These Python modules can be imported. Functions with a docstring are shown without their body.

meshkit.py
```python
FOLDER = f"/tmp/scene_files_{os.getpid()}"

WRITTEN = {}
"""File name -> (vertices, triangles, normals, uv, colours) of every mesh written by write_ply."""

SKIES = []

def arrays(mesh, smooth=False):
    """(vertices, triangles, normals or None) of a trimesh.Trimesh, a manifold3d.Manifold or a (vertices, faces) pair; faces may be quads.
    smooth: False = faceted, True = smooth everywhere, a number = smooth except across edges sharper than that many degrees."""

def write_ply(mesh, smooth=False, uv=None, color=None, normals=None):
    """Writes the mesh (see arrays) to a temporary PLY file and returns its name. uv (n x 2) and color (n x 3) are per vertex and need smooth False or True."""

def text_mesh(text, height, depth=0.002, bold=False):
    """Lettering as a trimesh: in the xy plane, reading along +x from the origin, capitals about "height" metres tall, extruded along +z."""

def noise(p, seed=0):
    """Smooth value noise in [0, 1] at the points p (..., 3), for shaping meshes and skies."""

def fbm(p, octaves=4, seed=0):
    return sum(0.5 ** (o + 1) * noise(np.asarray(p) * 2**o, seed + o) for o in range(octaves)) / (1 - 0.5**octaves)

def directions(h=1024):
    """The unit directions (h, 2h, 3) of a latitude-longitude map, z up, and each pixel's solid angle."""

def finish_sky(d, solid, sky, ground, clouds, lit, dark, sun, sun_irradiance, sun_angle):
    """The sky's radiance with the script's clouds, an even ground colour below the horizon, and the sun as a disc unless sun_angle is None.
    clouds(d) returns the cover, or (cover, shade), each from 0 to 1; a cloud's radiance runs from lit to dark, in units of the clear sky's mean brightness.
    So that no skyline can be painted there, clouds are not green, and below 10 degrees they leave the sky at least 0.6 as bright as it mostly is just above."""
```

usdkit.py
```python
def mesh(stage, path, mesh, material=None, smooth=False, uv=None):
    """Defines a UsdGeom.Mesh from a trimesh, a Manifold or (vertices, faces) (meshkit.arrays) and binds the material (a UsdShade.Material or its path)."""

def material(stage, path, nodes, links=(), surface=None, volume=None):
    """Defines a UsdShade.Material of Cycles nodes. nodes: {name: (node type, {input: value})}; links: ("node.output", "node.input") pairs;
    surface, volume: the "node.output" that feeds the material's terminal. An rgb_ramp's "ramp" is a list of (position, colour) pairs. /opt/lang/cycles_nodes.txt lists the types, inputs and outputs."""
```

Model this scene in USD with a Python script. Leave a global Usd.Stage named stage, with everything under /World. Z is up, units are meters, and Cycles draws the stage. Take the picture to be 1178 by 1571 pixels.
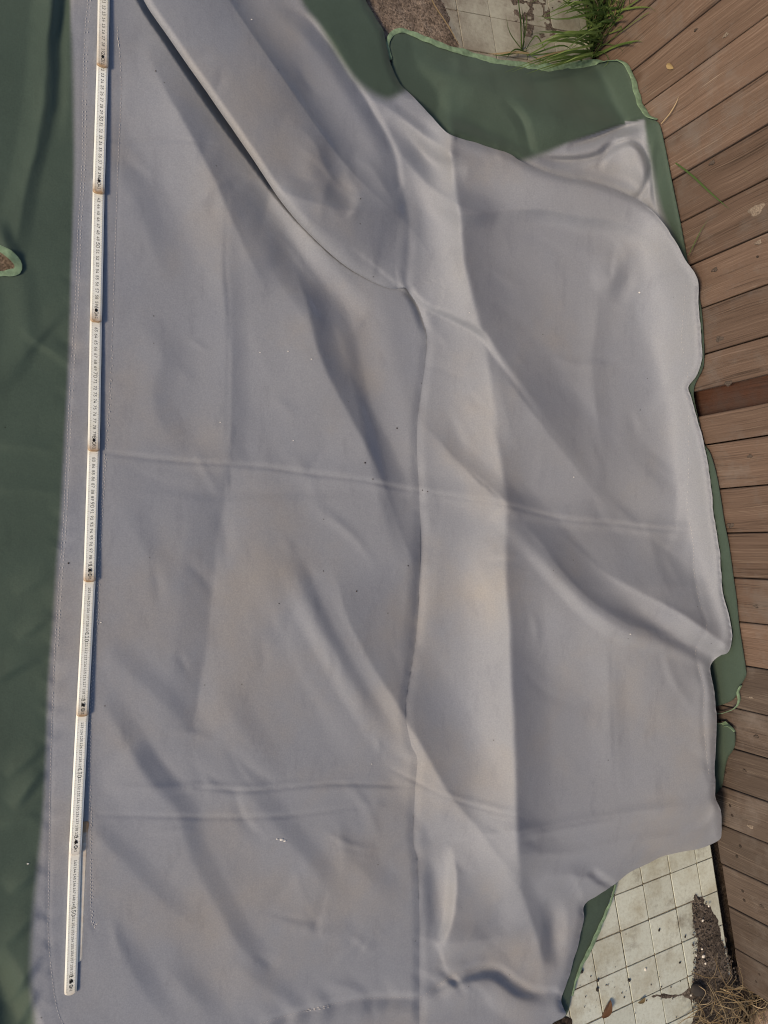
import math, random
import numpy as np
import shapely
from shapely.geometry import Polygon, LineString
from scipy.spatial import cKDTree
from scipy.ndimage import gaussian_filter, map_coordinates
import trimesh, meshkit, usdkit
from pxr import Usd, UsdGeom, UsdLux, UsdShade, Gf, Sdf, Vt

random.seed(7)
rng = np.random.default_rng(7)
stage = Usd.Stage.CreateInMemory()
UsdGeom.SetStageUpAxis(stage, UsdGeom.Tokens.z)
UsdGeom.SetStageMetersPerUnit(stage, 1.0)
UsdGeom.Xform.Define(stage, '/World')
UsdGeom.Scope.Define(stage, '/World/Looks')

# ------------------------------------------------------------------ camera
CH = 1.27                      # height of the hand-held camera above the paving
FP = 1180.0                    # focal length, in pixels of the 1178 px wide photograph
PC = np.array([589.0, 785.5])
NAD = (62.8, 839.8)            # where the plumb line under the camera falls
EXPOSURE = 0.98
_d = np.array([(NAD[0] - PC[0]) / FP, -(NAD[1] - PC[1]) / FP, -1.0]); _d /= np.linalg.norm(_d)
_x = np.array([1.0, 0, 0]) - _d * _d[0]; _x /= np.linalg.norm(_x)
ROT = np.array([_x, np.cross(-_d, _x), -_d])          # world <- camera
cam = UsdGeom.Camera.Define(stage, '/World/camera')
m = np.eye(4); m[:3, :3] = ROT.T; m[3, :3] = (0, 0, CH)
cam.AddTransformOp().Set(Gf.Matrix4d(*m.ravel().tolist()))
cam.CreateHorizontalApertureAttr(24.0); cam.CreateVerticalApertureAttr(32.0)
cam.CreateFocalLengthAttr(24.0 * FP / 1178.0)
cam.CreateClippingRangeAttr(Gf.Vec2f(0.01, 500))
cam.CreateExposureAttr(EXPOSURE)

# ------------------------------------------------------------------ sky and sun (soft, low overcast light from the open left side)
SUN_AZ, SUN_EL = math.radians(-105), math.radians(33)     # azimuth from +y towards +x
sun_dir = np.array([math.sin(SUN_AZ) * math.cos(SUN_EL), math.cos(SUN_AZ) * math.cos(SUN_EL), math.sin(SUN_EL)])
dome = UsdLux.DomeLight.Define(stage, '/World/sky')
sky = usdkit.material(stage, '/World/Looks/sky', {
    's': ('sky_texture', {'sky_type': 'single_scattering', 'sun_disc': False, 'sun_elevation': SUN_EL, 'sun_rotation': SUN_AZ, 'aerosol_density': 2.0}),
    'h': ('hsv', {'saturation': 1.0}),
    'b': ('background_shader', {'strength': 0.05})},
    [('s.color', 'h.color'), ('h.color', 'b.color')], surface='b.background')
UsdShade.MaterialBindingAPI.Apply(dome.GetPrim()).Bind(sky)
dome.GetPrim().SetCustomDataByKey('kind', 'structure')
sun = UsdLux.DistantLight.Define(stage, '/World/sun')
sun.CreateNormalizeAttr(True); sun.CreateIntensityAttr(0.40); sun.CreateAngleAttr(13.0)
sun.CreateColorAttr(Gf.Vec3f(1.0, 0.745, 0.47))
z = sun_dir; x = np.cross([0, 0, 1.0], z); x /= np.linalg.norm(x); y = np.cross(z, x)
m = np.eye(4); m[0, :3], m[1, :3], m[2, :3] = x, y, z
sun.AddTransformOp().Set(Gf.Matrix4d(*m.ravel().tolist()))

# ------------------------------------------------------------------ helpers
def rays(u, v):
    u, v = np.asarray(u, float), np.asarray(v, float)
    return np.stack([(u - PC[0]) / FP, -(v - PC[1]) / FP, -np.ones_like(u)], -1) @ ROT.T

def at(u, v, z=0.0):
    """the point of height z that the photograph shows at pixel (u, v)"""
    r = rays(u, v)
    t = (CH - np.asarray(z, float)) / -r[..., 2]
    return r * t[..., None] + np.array([0, 0, CH])

WU = np.array([math.cos(math.radians(-79.7)), math.sin(math.radians(-79.7))])   # along the foot of the wall
WN = np.array([-WU[1], WU[0]])                                                  # into the wall
WOFF = 1.2215
def wall_pt(s, z, depth=0.0):
    p = WN * (WOFF + depth) + WU * s
    return np.array([p[0], p[1], z])

def wall_z(u, v, gap):
    """height at which the ray of a pixel meets the upright plane that stands gap in front of the wall"""
    r = rays(u, v); dn = r[..., :2] @ WN
    t = np.where(dn > 1e-4, (WOFF - gap) / np.maximum(dn, 1e-4), 1e3)
    return CH + r[..., 2] * t

def wall_hit(u, v, gap=0.0):
    r = rays(u, v); t = (WOFF - gap) / (r[..., :2] @ WN)
    return r * t[..., None] + np.array([0, 0, CH])

used = {}
def path_for(name, parent):
    p = parent or '/World'
    n = used.get((p, name), 0); used[(p, name)] = n + 1
    return f'{p}/{name}' + (f'_{n:03d}' if n else '')

def tag(prim, label=None, cat=None, group=None, kind=None):
    for k, val in (('label', label), ('category', cat), ('group', group), ('kind', kind)):
        if val: prim.SetCustomDataByKey(k, val)
    return prim

def obj(name, mesh, mat, parent=None, smooth=False, **kw):
    p = path_for(name, parent)
    usdkit.mesh(stage, p, mesh, mat, smooth=smooth)
    tag(stage.GetPrimAtPath(p), **kw)
    return p

def thing(name, label, cat, group=None, kind=None, parent=None):
    p = path_for(name, parent)
    UsdGeom.Xform.Define(stage, p)
    tag(stage.GetPrimAtPath(p), label, cat, group, kind)
    return p

def primvar(path, name, values):
    UsdGeom.PrimvarsAPI(stage.GetPrimAtPath(path)).CreatePrimvar(name, Sdf.ValueTypeNames.FloatArray, 'vertex').Set(Vt.FloatArray.FromNumpy(np.asarray(values, np.float32)))

def cat_mesh(parts):
    return trimesh.util.concatenate([p for p in parts])

def tm(v, f):
    f = np.asarray(f, int)
    if f.shape[1] == 4: f = np.vstack([f[:, [0, 1, 2]], f[:, [0, 2, 3]]])
    return trimesh.Trimesh(np.asarray(v, float), f, process=False)

def curve(pts, step=1.0):
    """Catmull-Rom through the points, resampled every step"""
    P = np.asarray(pts, float)
    if len(P) < 3:
        n = max(2, int(np.linalg.norm(P[-1, :2] - P[0, :2]) / step) + 1)
        return P[0] + (P[-1] - P[0]) * np.linspace(0, 1, n)[:, None]
    Q = np.vstack([2 * P[0] - P[1], P, 2 * P[-1] - P[-2]])
    out = []
    for i in range(1, len(Q) - 2):
        n = max(2, int(np.linalg.norm(Q[i + 1, :2] - Q[i, :2]) / step))
        t = np.linspace(0, 1, n, endpoint=False)[:, None]
        a, b, c, d = Q[i - 1], Q[i], Q[i + 1], Q[i + 2]
        out.append(0.5 * (2 * b + (c - a) * t + (2 * a - 5 * b + 4 * c - d) * t**2 + (3 * b - a - 3 * c + d) * t**3))
    return np.vstack(out + [P[-1:]])

def sweep(P, w, th, sides=8, up=None, closed_ends=True):
    """a flattened tube along the 3-D points P; w, th: full width and thickness (scalar or per point)"""
    P = np.asarray(P, float); n = len(P)
    T = np.gradient(P, axis=0); T /= np.linalg.norm(T, axis=1, keepdims=True) + 1e-12
    U = np.tile(np.array([0, 0, 1.0]) if up is None else np.asarray(up, float), (n, 1)) if up is None or np.ndim(up) == 1 else np.asarray(up, float)
    S = np.cross(T, U); S /= np.linalg.norm(S, axis=1, keepdims=True) + 1e-12
    U = np.cross(S, T)
    a = np.arange(sides) / sides * 2 * np.pi + np.pi / sides
    w = np.broadcast_to(w, n)[:, None, None]; th = np.broadcast_to(th, n)[:, None, None]
    V = P[:, None] + S[:, None] * (np.cos(a)[None, :, None] * w / 2) + U[:, None] * (np.sin(a)[None, :, None] * th / 2)
    i, j = np.meshgrid(np.arange(n - 1), np.arange(sides), indexing='ij'); j2 = (j + 1) % sides
    F = np.stack([i * sides + j, (i + 1) * sides + j, (i + 1) * sides + j2, i * sides + j2], -1).reshape(-1, 4)
    me = tm(V.reshape(-1, 3), F)
    if closed_ends:
        c = [[0, k + 1, k] for k in range(1, sides - 1)] + [[(n - 1) * sides, (n - 1) * sides + k, (n - 1) * sides + k + 1] for k in range(1, sides - 1)]
        me = tm(me.vertices, np.vstack([me.faces, c]))
    return me

# ------------------------------------------------------------------ materials
def M(name, nodes, links, surface='p.BSDF'):
    return usdkit.material(stage, '/World/Looks/' + name, nodes, links, surface=surface)

def simple(name, col, rough=0.7, var=0.15, scale=40.0, spec=0.3, bump=0.0, bscale=400.0):
    c = np.array(col)
    return M(name, {
        'g': ('geometry', {}), 'n': ('noise_texture', {'scale': scale, 'detail': 5}),
        'r': ('rgb_ramp', {'ramp': [(0.25, c * (1 - 1.6 * var)), (0.5, c), (0.75, np.minimum(c * (1 + 1.6 * var), 1))]}),
        'n2': ('noise_texture', {'scale': bscale, 'detail': 3}), 'b': ('bump', {'strength': bump, 'distance': 0.001}),
        'p': ('principled_bsdf', {'roughness': rough, 'specular_ior_level': spec})},
        [('g.position', 'n.vector'), ('n.fac', 'r.fac'), ('r.color', 'p.base_color'), ('g.position', 'n2.vector'), ('n2.fac', 'b.height'), ('b.normal', 'p.normal')])

GREY, GREEN = np.array([0.259, 0.288, 0.346]), np.array([0.058, 0.093, 0.079])
def fabric():
    return M('cover_fabric', {
        'g': ('geometry', {}), 'a': ('attribute', {'attribute': 'green'}),
        'n': ('noise_texture', {'scale': 4.5, 'detail': 6, 'roughness': 0.55}),
        'n3': ('noise_texture', {'scale': 380, 'detail': 3, 'roughness': 0.75}),
        'rg': ('rgb_ramp', {'ramp': [(0.28, GREY * [0.95, 0.97, 1.01]), (0.5, GREY), (0.72, GREY * [1.13, 1.04, 0.92])]}),
        'rn': ('rgb_ramp', {'ramp': [(0.25, GREEN * 0.82), (0.5, GREEN), (0.75, GREEN * [1.25, 1.16, 1.12])]}),
        'mx': ('mix', {'mix_type': 'mix'}),
        'sp': ('rgb_ramp', {'ramp': [(0.2, (0.84, 0.84, 0.85)), (0.5, (1, 1, 1)), (0.8, (1.16, 1.16, 1.15))]}),
        'mul': ('mix', {'mix_type': 'multiply', 'fac': 1.0}),
        # little specks of dirt
        'vo': ('voronoi_texture', {'scale': 17, 'randomness': 1.0}),
        'vr': ('rgb_ramp', {'ramp': [(0.0, (0.35, 0.33, 0.32)), (0.016, (0.5, 0.49, 0.47)), (0.028, (1, 1, 1))]}),
        'mul2': ('mix', {'mix_type': 'multiply', 'fac': 0.9}),
        # faint scuffs
        'ms': ('mapping', {'mapping_type': 'point', 'scale': (10.0, 3.0, 1.0), 'rotation': (0, 0, 0.5)}),
        'ns': ('noise_texture', {'scale': 3.2, 'detail': 8, 'roughness': 0.72}),
        'rs': ('rgb_ramp', {'ramp': [(0.33, (0.88, 0.88, 0.89)), (0.45, (1, 1, 1)), (0.62, (1, 1, 1)), (0.74, (1.05, 1.05, 1.05))]}),
        'mul3': ('mix', {'mix_type': 'multiply', 'fac': 0.8}),
        'w1': ('noise_texture', {'scale': 620, 'detail': 2, 'roughness': 0.6}),
        'b': ('bump', {'strength': 0.22, 'distance': 0.0006}),
        'b2': ('bump', {'strength': 0.10, 'distance': 0.004}),
        'n4': ('noise_texture', {'scale': 55, 'detail': 4, 'roughness': 0.55}),
        'p': ('principled_bsdf', {'roughness': 0.72, 'specular_ior_level': 0.25, 'sheen_weight': 0.12, 'sheen_roughness': 0.4})},
        [('g.position', 'n.vector'), ('g.position', 'n3.vector'), ('g.position', 'vo.vector'), ('g.position', 'ms.vector'), ('ms.vector', 'ns.vector'),
         ('g.position', 'w1.vector'), ('g.position', 'n4.vector'),
         ('n.fac', 'rg.fac'), ('n.fac', 'rn.fac'), ('a.fac', 'mx.fac'), ('rg.color', 'mx.color1'), ('rn.color', 'mx.color2'),
         ('n3.fac', 'sp.fac'), ('mx.color', 'mul.color1'), ('sp.color', 'mul.color2'),
         ('vo.distance', 'vr.fac'), ('mul.color', 'mul2.color1'), ('vr.color', 'mul2.color2'),
         ('ns.fac', 'rs.fac'), ('mul2.color', 'mul3.color1'), ('rs.color', 'mul3.color2'),
         ('mul3.color', 'p.base_color'), ('w1.fac', 'b.height'), ('n4.fac', 'b2.height'), ('b.normal', 'b2.normal'), ('b2.normal', 'p.normal')])
FABRIC = fabric()
BINDING = simple('binding_tape', (0.185, 0.285, 0.195), 0.85, 0.22, 120, 0.15, 0.6, 700)
THREAD = simple('thread', (0.55, 0.55, 0.56), 0.7, 0.1, 60)
LINT = simple('lint', (0.75, 0.76, 0.76), 0.8, 0.05)

def wood(name, cols, dark=False):
    c0, c1, c2 = [np.array(c) for c in cols]
    ang = math.atan2(WU[1], WU[0])
    return M(name, {
        'g': ('geometry', {}), 'oi': ('object_info', {}),
        'rot': ('mapping', {'mapping_type': 'point', 'rotation': (0, 0, -ang)}),       # x: along the wall, z: up
        'ofs': ('vector_math', {'math_type': 'scale', 'vector1': (3.1, 0, 7.7)}),
        'add': ('vector_math', {'math_type': 'add'}),
        'warpn': ('noise_texture', {'scale': 5, 'detail': 2}),
        'warp': ('vector_math', {'math_type': 'scale', 'scale': 0.018}),
        'add2': ('vector_math', {'math_type': 'add'}),
        'm1': ('mapping', {'mapping_type': 'point', 'scale': (420, 60, 6)}),
        'n1': ('noise_texture', {'scale': 1, 'detail': 6, 'roughness': 0.65}),
        'm2': ('mapping', {'mapping_type': 'point', 'scale': (38, 20, 1.6)}),
        'n2': ('noise_texture', {'scale': 1, 'detail': 4, 'roughness': 0.55, 'distortion': 0.15}),
        'mixg': ('mix_float', {'fac': 0.36}),
        'ramp': ('rgb_ramp', {'ramp': [(0.36, c0), (0.46, c1), (0.54, c1 * 1.08), (0.64, c2)]}),
        # knots
        'mk': ('mapping', {'mapping_type': 'point', 'scale': (9.0, 1.0, 4.2)}),
        'vk': ('voronoi_texture', {'scale': 1.0, 'randomness': 1.0}),
        'wk': ('math', {'math_type': 'multiply', 'value2': 70.0}),
        'sk': ('math', {'math_type': 'sine'}),
        'rk': ('rgb_ramp', {'ramp': [(0.0, (0.55, 0.5, 0.48)), (0.10, (0.62, 0.56, 0.52)), (0.16, (1, 1, 1))]}),
        'mulk': ('mix', {'mix_type': 'multiply', 'fac': 0.75}),
        # pale worn streaks and grey weathering, dark grime towards the splash zone
        'nw': ('noise_texture', {'scale': 9, 'detail': 6, 'roughness': 0.7}),
        'rw': ('rgb_ramp', {'ramp': [(0.50, (0, 0, 0)), (0.68, (1, 1, 1))]}),
        'wmul': ('math', {'math_type': 'multiply', 'value2': 0.62}),
        'mixw': ('mix', {'mix_type': 'mix', 'color2': (0.17, 0.155, 0.15) if not dark else (0.05, 0.04, 0.04)}),
        'm5': ('mapping', {'mapping_type': 'point', 'scale': (520, 60, 5)}),
        'n5': ('noise_texture', {'scale': 1, 'detail': 4, 'roughness': 0.7}),
        'r5': ('rgb_ramp', {'ramp': [(0.60, (0, 0, 0)), (0.68, (1, 1, 1))]}),
        'm5f': ('math', {'math_type': 'multiply', 'value2': 0.36 if not dark else 0.1}),
        'mixp': ('mix', {'mix_type': 'mix', 'color2': (0.42, 0.36, 0.30)}),
        'tone': ('math', {'math_type': 'multiply_add', 'value2': 0.46, 'value3': 0.72}),
        'hsv': ('hsv', {'saturation': 1.0}),
        'b': ('bump', {'strength': 0.8, 'distance': 0.0020}),
        'p': ('principled_bsdf', {'roughness': 0.62, 'specular_ior_level': 0.3})},
        [('g.position', 'rot.vector'), ('oi.random', 'ofs.scale'), ('rot.vector', 'add.vector1'), ('ofs.vector', 'add.vector2'),
         ('add.vector', 'warpn.vector'), ('warpn.color', 'warp.vector1'), ('add.vector', 'add2.vector1'), ('warp.vector', 'add2.vector2'),
         ('add2.vector', 'm1.vector'), ('m1.vector', 'n1.vector'), ('add2.vector', 'm2.vector'), ('m2.vector', 'n2.vector'),
         ('n1.fac', 'mixg.a'), ('n2.fac', 'mixg.b'), ('mixg.result', 'ramp.fac'),
         ('add2.vector', 'mk.vector'), ('mk.vector', 'vk.vector'), ('vk.distance', 'rk.fac'),
         ('ramp.color', 'mulk.color1'), ('rk.color', 'mulk.color2'),
         ('add.vector', 'nw.vector'), ('nw.fac', 'rw.fac'), ('rw.color', 'wmul.value1'), ('wmul.value', 'mixw.fac'), ('mulk.color', 'mixw.color1'),
         ('add2.vector', 'm5.vector'), ('m5.vector', 'n5.vector'), ('n5.fac', 'r5.fac'), ('r5.color', 'm5f.value1'), ('m5f.value', 'mixp.fac'), ('mixw.color', 'mixp.color1'),
         ('oi.random', 'tone.value1'), ('tone.value', 'hsv.value'), ('mixp.color', 'hsv.color'), ('hsv.color', 'p.base_color'),
         ('mixg.result', 'b.height'), ('b.normal', 'p.normal')])
WOOD = wood('plank_wood', [(0.062, 0.043, 0.034), (0.138, 0.098, 0.079), (0.215, 0.160, 0.133)])
WOOD_LOW = wood('grey_plank_wood', [(0.040, 0.032, 0.029), (0.092, 0.073, 0.064), (0.155, 0.127, 0.112)])
WOOD_DARK = wood('dark_batten_wood', [(0.03, 0.014, 0.010), (0.055, 0.026, 0.018), (0.08, 0.04, 0.028)], True)
NAIL = simple('nail_iron', (0.035, 0.028, 0.025), 0.6, 0.2)
BLACK = simple('dark_gap', (0.02, 0.016, 0.014), 0.9, 0.2)

def soil_mat(name, c, bright):
    c, bright = np.array(c), np.array(bright)
    return M(name, {
        'g': ('geometry', {}), 'n': ('noise_texture', {'scale': 18, 'detail': 8, 'roughness': 0.7}),
        'v': ('voronoi_texture', {'scale': 330, 'randomness': 1}),
        'r': ('rgb_ramp', {'ramp': [(0.3, c * 0.6), (0.5, c), (0.7, bright)]}),
        'hv': ('hsv', {}), 'sep': ('separate_color', {}), 'mm': ('math', {'math_type': 'multiply_add', 'value2': 0.9, 'value3': 0.5}),
        'n2': ('noise_texture', {'scale': 160, 'detail': 6, 'roughness': 0.75}), 'b': ('bump', {'strength': 0.9, 'distance': 0.004}),
        'p': ('principled_bsdf', {'roughness': 0.95, 'specular_ior_level': 0.15})},
        [('g.position', 'n.vector'), ('g.position', 'v.vector'), ('n.fac', 'r.fac'), ('v.color', 'sep.color'), ('sep.r', 'mm.value1'), ('mm.value', 'hv.value'),
         ('r.color', 'hv.color'), ('hv.color', 'p.base_color'), ('g.position', 'n2.vector'), ('n2.fac', 'b.height'), ('b.normal', 'p.normal')])
SOIL = soil_mat('soil', (0.055, 0.043, 0.036), (0.10, 0.08, 0.066))
GRIT = soil_mat('grit', (0.105, 0.092, 0.084), (0.21, 0.19, 0.175))
CRUST_D = soil_mat('dark_crust', (0.12, 0.10, 0.088), (0.20, 0.175, 0.15))
CRUST = soil_mat('mortar_crust', (0.20, 0.165, 0.14), (0.30, 0.265, 0.235))

def tile_mat(name, c, dirt, amount):
    c, dirt = np.array(c), np.array(dirt)
    return M(name, {
        'g': ('geometry', {}), 'oi': ('object_info', {}),
        'n': ('noise_texture', {'scale': 13, 'detail': 8, 'roughness': 0.68}),
        'r': ('rgb_ramp', {'ramp': [(0.50 - amount, (0, 0, 0)), (0.74 - amount, (1, 1, 1))]}),
        'rf': ('math', {'math_type': 'multiply', 'value2': 0.8}),
        'mx': ('mix', {'color1': c, 'color2': dirt}),
        'n2': ('noise_texture', {'scale': 150, 'detail': 6, 'roughness': 0.75}),
        'r2': ('rgb_ramp', {'ramp': [(0.3, (0.82, 0.81, 0.79)), (0.5, (1, 1, 1)), (0.7, (1.07, 1.07, 1.07))]}),
        'mul': ('mix', {'mix_type': 'multiply', 'fac': 1.0}),
        'v': ('voronoi_texture', {'scale': 17, 'randomness': 1}),
        'vr': ('rgb_ramp', {'ramp': [(0.0, (0.3, 0.26, 0.23)), (0.022, (0.45, 0.4, 0.37)), (0.045, (1, 1, 1))]}),
        'mul2': ('mix', {'mix_type': 'multiply', 'fac': 0.85}),
        'n3': ('noise_texture', {'scale': 11, 'detail': 7, 'roughness': 0.7}),
        'r3': ('rgb_ramp', {'ramp': [(0.56, (0, 0, 0)), (0.68, (1, 1, 1))]}),
        'rf3': ('math', {'math_type': 'multiply', 'value2': 0.6}),
        'mx3': ('mix', {'color2': (0.11, 0.085, 0.068)}), 'off': ('vector_math', {'math_type': 'add', 'vector2': (3.3, 1.7, 0.4)}),
        't': ('math', {'math_type': 'multiply_add', 'value2': 0.16, 'value3': 0.92}), 'h': ('hsv', {}),
        'b': ('bump', {'strength': 0.35, 'distance': 0.0015}),
        'p': ('principled_bsdf', {'roughness': 0.75, 'specular_ior_level': 0.25})},
        [('g.position', 'n.vector'), ('n.fac', 'r.fac'), ('r.color', 'rf.value1'), ('rf.value', 'mx.fac'), ('g.position', 'n2.vector'), ('n2.fac', 'r2.fac'),
         ('mx.color', 'mul.color1'), ('r2.color', 'mul.color2'), ('g.position', 'v.vector'), ('v.distance', 'vr.fac'), ('mul.color', 'mul2.color1'), ('vr.color', 'mul2.color2'),
         ('g.position', 'off.vector1'), ('off.vector', 'n3.vector'), ('n3.fac', 'r3.fac'), ('r3.color', 'rf3.value1'), ('rf3.value', 'mx3.fac'), ('mul2.color', 'mx3.color1'),
         ('oi.random', 't.value1'), ('t.value', 'h.value'), ('mx3.color', 'h.color'), ('h.color', 'p.base_color'), ('n2.fac', 'b.height'), ('b.normal', 'p.normal')])
TILE = tile_mat('paving_tile', (0.54, 0.605, 0.575), (0.36, 0.36, 0.29), 0.05)
TILE_OLD = tile_mat('dirty_paving_tile', (0.36, 0.375, 0.335), (0.21, 0.195, 0.17), 0.12)
GROUT = soil_mat('grout', (0.20, 0.185, 0.145), (0.27, 0.245, 0.195))

GROUT_OLD = soil_mat('old_grout', (0.20, 0.185, 0.155), (0.27, 0.25, 0.21))
def leaf_mat(name, cols):
    a, b = [np.array(c) for c in cols]
    return M(name, {
        'oi': ('object_info', {}), 'r': ('rgb_ramp', {'ramp': [(0.0, a), (0.6, (a + b) / 2), (1.0, b)]}),
        'p': ('principled_bsdf', {'roughness': 0.5, 'specular_ior_level': 0.35}), 't': ('translucent_bsdf', {}), 'mx': ('mix_closure', {'fac': 0.3})},
        [('oi.random', 'r.fac'), ('r.color', 'p.base_color'), ('r.color', 't.color'), ('p.BSDF', 'mx.closure1'), ('t.BSDF', 'mx.closure2')], 'mx.closure')
GRASS = leaf_mat('grass', [(0.05, 0.10, 0.03), (0.20, 0.30, 0.09)])
STRAW = leaf_mat('straw', [(0.24, 0.18, 0.10), (0.62, 0.52, 0.34)])
LEAF = leaf_mat('dead_leaf', [(0.12, 0.065, 0.04), (0.16, 0.09, 0.055)])
TAN = leaf_mat('tan_leaf', [(0.42, 0.33, 0.18), (0.46, 0.36, 0.20)])
PEBBLE_W = simple('white_pebble', (0.70, 0.69, 0.66), 0.7, 0.1)
PEBBLE_D = simple('dark_pebble', (0.035, 0.033, 0.033), 0.8, 0.2)
STONE = simple('pink_stone', (0.30, 0.235, 0.20), 0.85, 0.25, 60, 0.2, 0.8, 200)

# ------------------------------------------------------------------ ground
g = 40.0
obj('ground', tm([(-g, -g, -0.03), (g, -g, -0.03), (g, g, -0.03), (-g, g, -0.03)], [[0, 1, 2, 3]]), SOIL, kind='structure')

# tiled paving: small square tiles in a bed of grout
PITCH = 0.0755
TA = math.radians(7.0)
TB = math.radians(11.0)
TX, TY = np.array([math.cos(TA), math.sin(TA)]), np.array([-math.sin(TB), math.cos(TB)])
def tile_box(c, w, h, th=0.010, ch=0.0004, tilt=(0, 0), z=0.0):
    """a flat tile with a worn, chamfered rim, centred on c, its top at z"""
    r = 0.0016
    def ring(i):
        a, b = w / 2 - i, h / 2 - i
        return [(-a + r, -b), (a - r, -b), (a, -b + r), (a, b - r), (a - r, b), (-a + r, b), (-a, b - r), (-a, -b + r)]
    V = [(x, y, z - th) for x, y in ring(0)] + [(x, y, z - ch) for x, y in ring(0)] + [(x, y, z) for x, y in ring(ch)]
    F = []
    for k in range(2):
        for j in range(8):
            a, b = k * 8 + j, k * 8 + (j + 1) % 8
            F += [[a, b, b + 8], [a, b + 8, a + 8]]
    F += [[16, 16 + j, 17 + j] for j in range(1, 7)]
    V = np.array(V)
    V[8:, 2] += V[8:, 0] * tilt[0] + V[8:, 1] * tilt[1]
    W = np.c_[c[0] + V[:, 0] * TX[0] + V[:, 1] * TY[0], c[1] + V[:, 0] * TX[1] + V[:, 1] * TY[1], V[:, 2]]
    return tm(W, F)

paving = thing('tiled_paving', None, None, kind='structure')
def bed(px, z):
    P = [at(u, v, z)[:2] for u, v in px]
    pol = Polygon(P)
    return trimesh.creation.extrude_polygon(pol, 0.02).apply_translation((0, 0, z - 0.02))
WE = 0.015      # gap between the paving and the foot of the wall
def edge_px(v):            # pixel on the paving edge along the wall
    s = np.linspace(-2, 2.2, 400)
    P = WN * (WOFF - WE) + WU * s[:, None]
    c = (np.c_[P, np.zeros(400)] - [0, 0, CH]) @ ROT
    px = np.stack([PC[0] + FP * c[:, 0] / -c[:, 2], PC[1] - FP * c[:, 1] / -c[:, 2]], 1)
    o = np.argsort(px[:, 1])
    return float(np.interp(v, px[o, 1], px[o, 0]))
obj('grout_bed', bed([(500, 1180), (edge_px(1180), 1180), (edge_px(1400), 1400), (edge_px(1640), 1640), (700, 1640)], -0.0016), GROUT, paving)
obj('grout_bed', bed([(480, -90), (905, -90), (908, 0), (908, 170), (560, 200)], -0.0014), GROUT_OLD, paving)
def tiles(anchor_px, region, mat, gap, pitch=PITCH):
    a = at(*anchor_px)[:2]
    limit = Polygon([at(u, v)[:2] for u, v in region])
    for i in range(-14, 15):
        for j in range(-14, 15):
            c = a + TX * (i + 0.5) * pitch + TY * (j + 0.5) * pitch
            q = Polygon([c + TX * sx * pitch / 2 + TY * sy * pitch / 2 for sx, sy in ((-1, -1), (1, -1), (1, 1), (-1, 1))])
            if not limit.intersects(q): continue
            part = limit.intersection(q)
            if part.area < 0.12 * q.area: continue
            w = h = pitch - gap
            cc = c + (rng.random(2) - 0.5) * 0.0008
            if part.area < 0.97 * q.area:            # cut tile along the wall or the bed
                pp = part.buffer(-gap / 2, join_style=2)
                if pp.is_empty: continue
                if pp.geom_type != 'Polygon': pp = max(pp.geoms, key=lambda k: k.area)
                obj('tile', trimesh.creation.extrude_polygon(pp, 0.010, engine='earcut').apply_translation((0, 0, -0.010)), mat, paving)
            else:
                obj('tile', tile_box(cc, w, h, tilt=tuple((rng.random(2) - 0.5) * 0.012), z=(rng.random() - 0.5) * 0.0012), mat, paving)
tiles((995.3, 1410.7), [(640, 1300), (900, 1240), (edge_px(1240), 1240), (edge_px(1400), 1400), (edge_px(1600), 1600), (640, 1600)], TILE, 0.0026)
tiles((752, 26), [(640, -60), (905, -60), (907, 140), (700, 150), (640, 60)], TILE_OLD, 0.0016)

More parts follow.
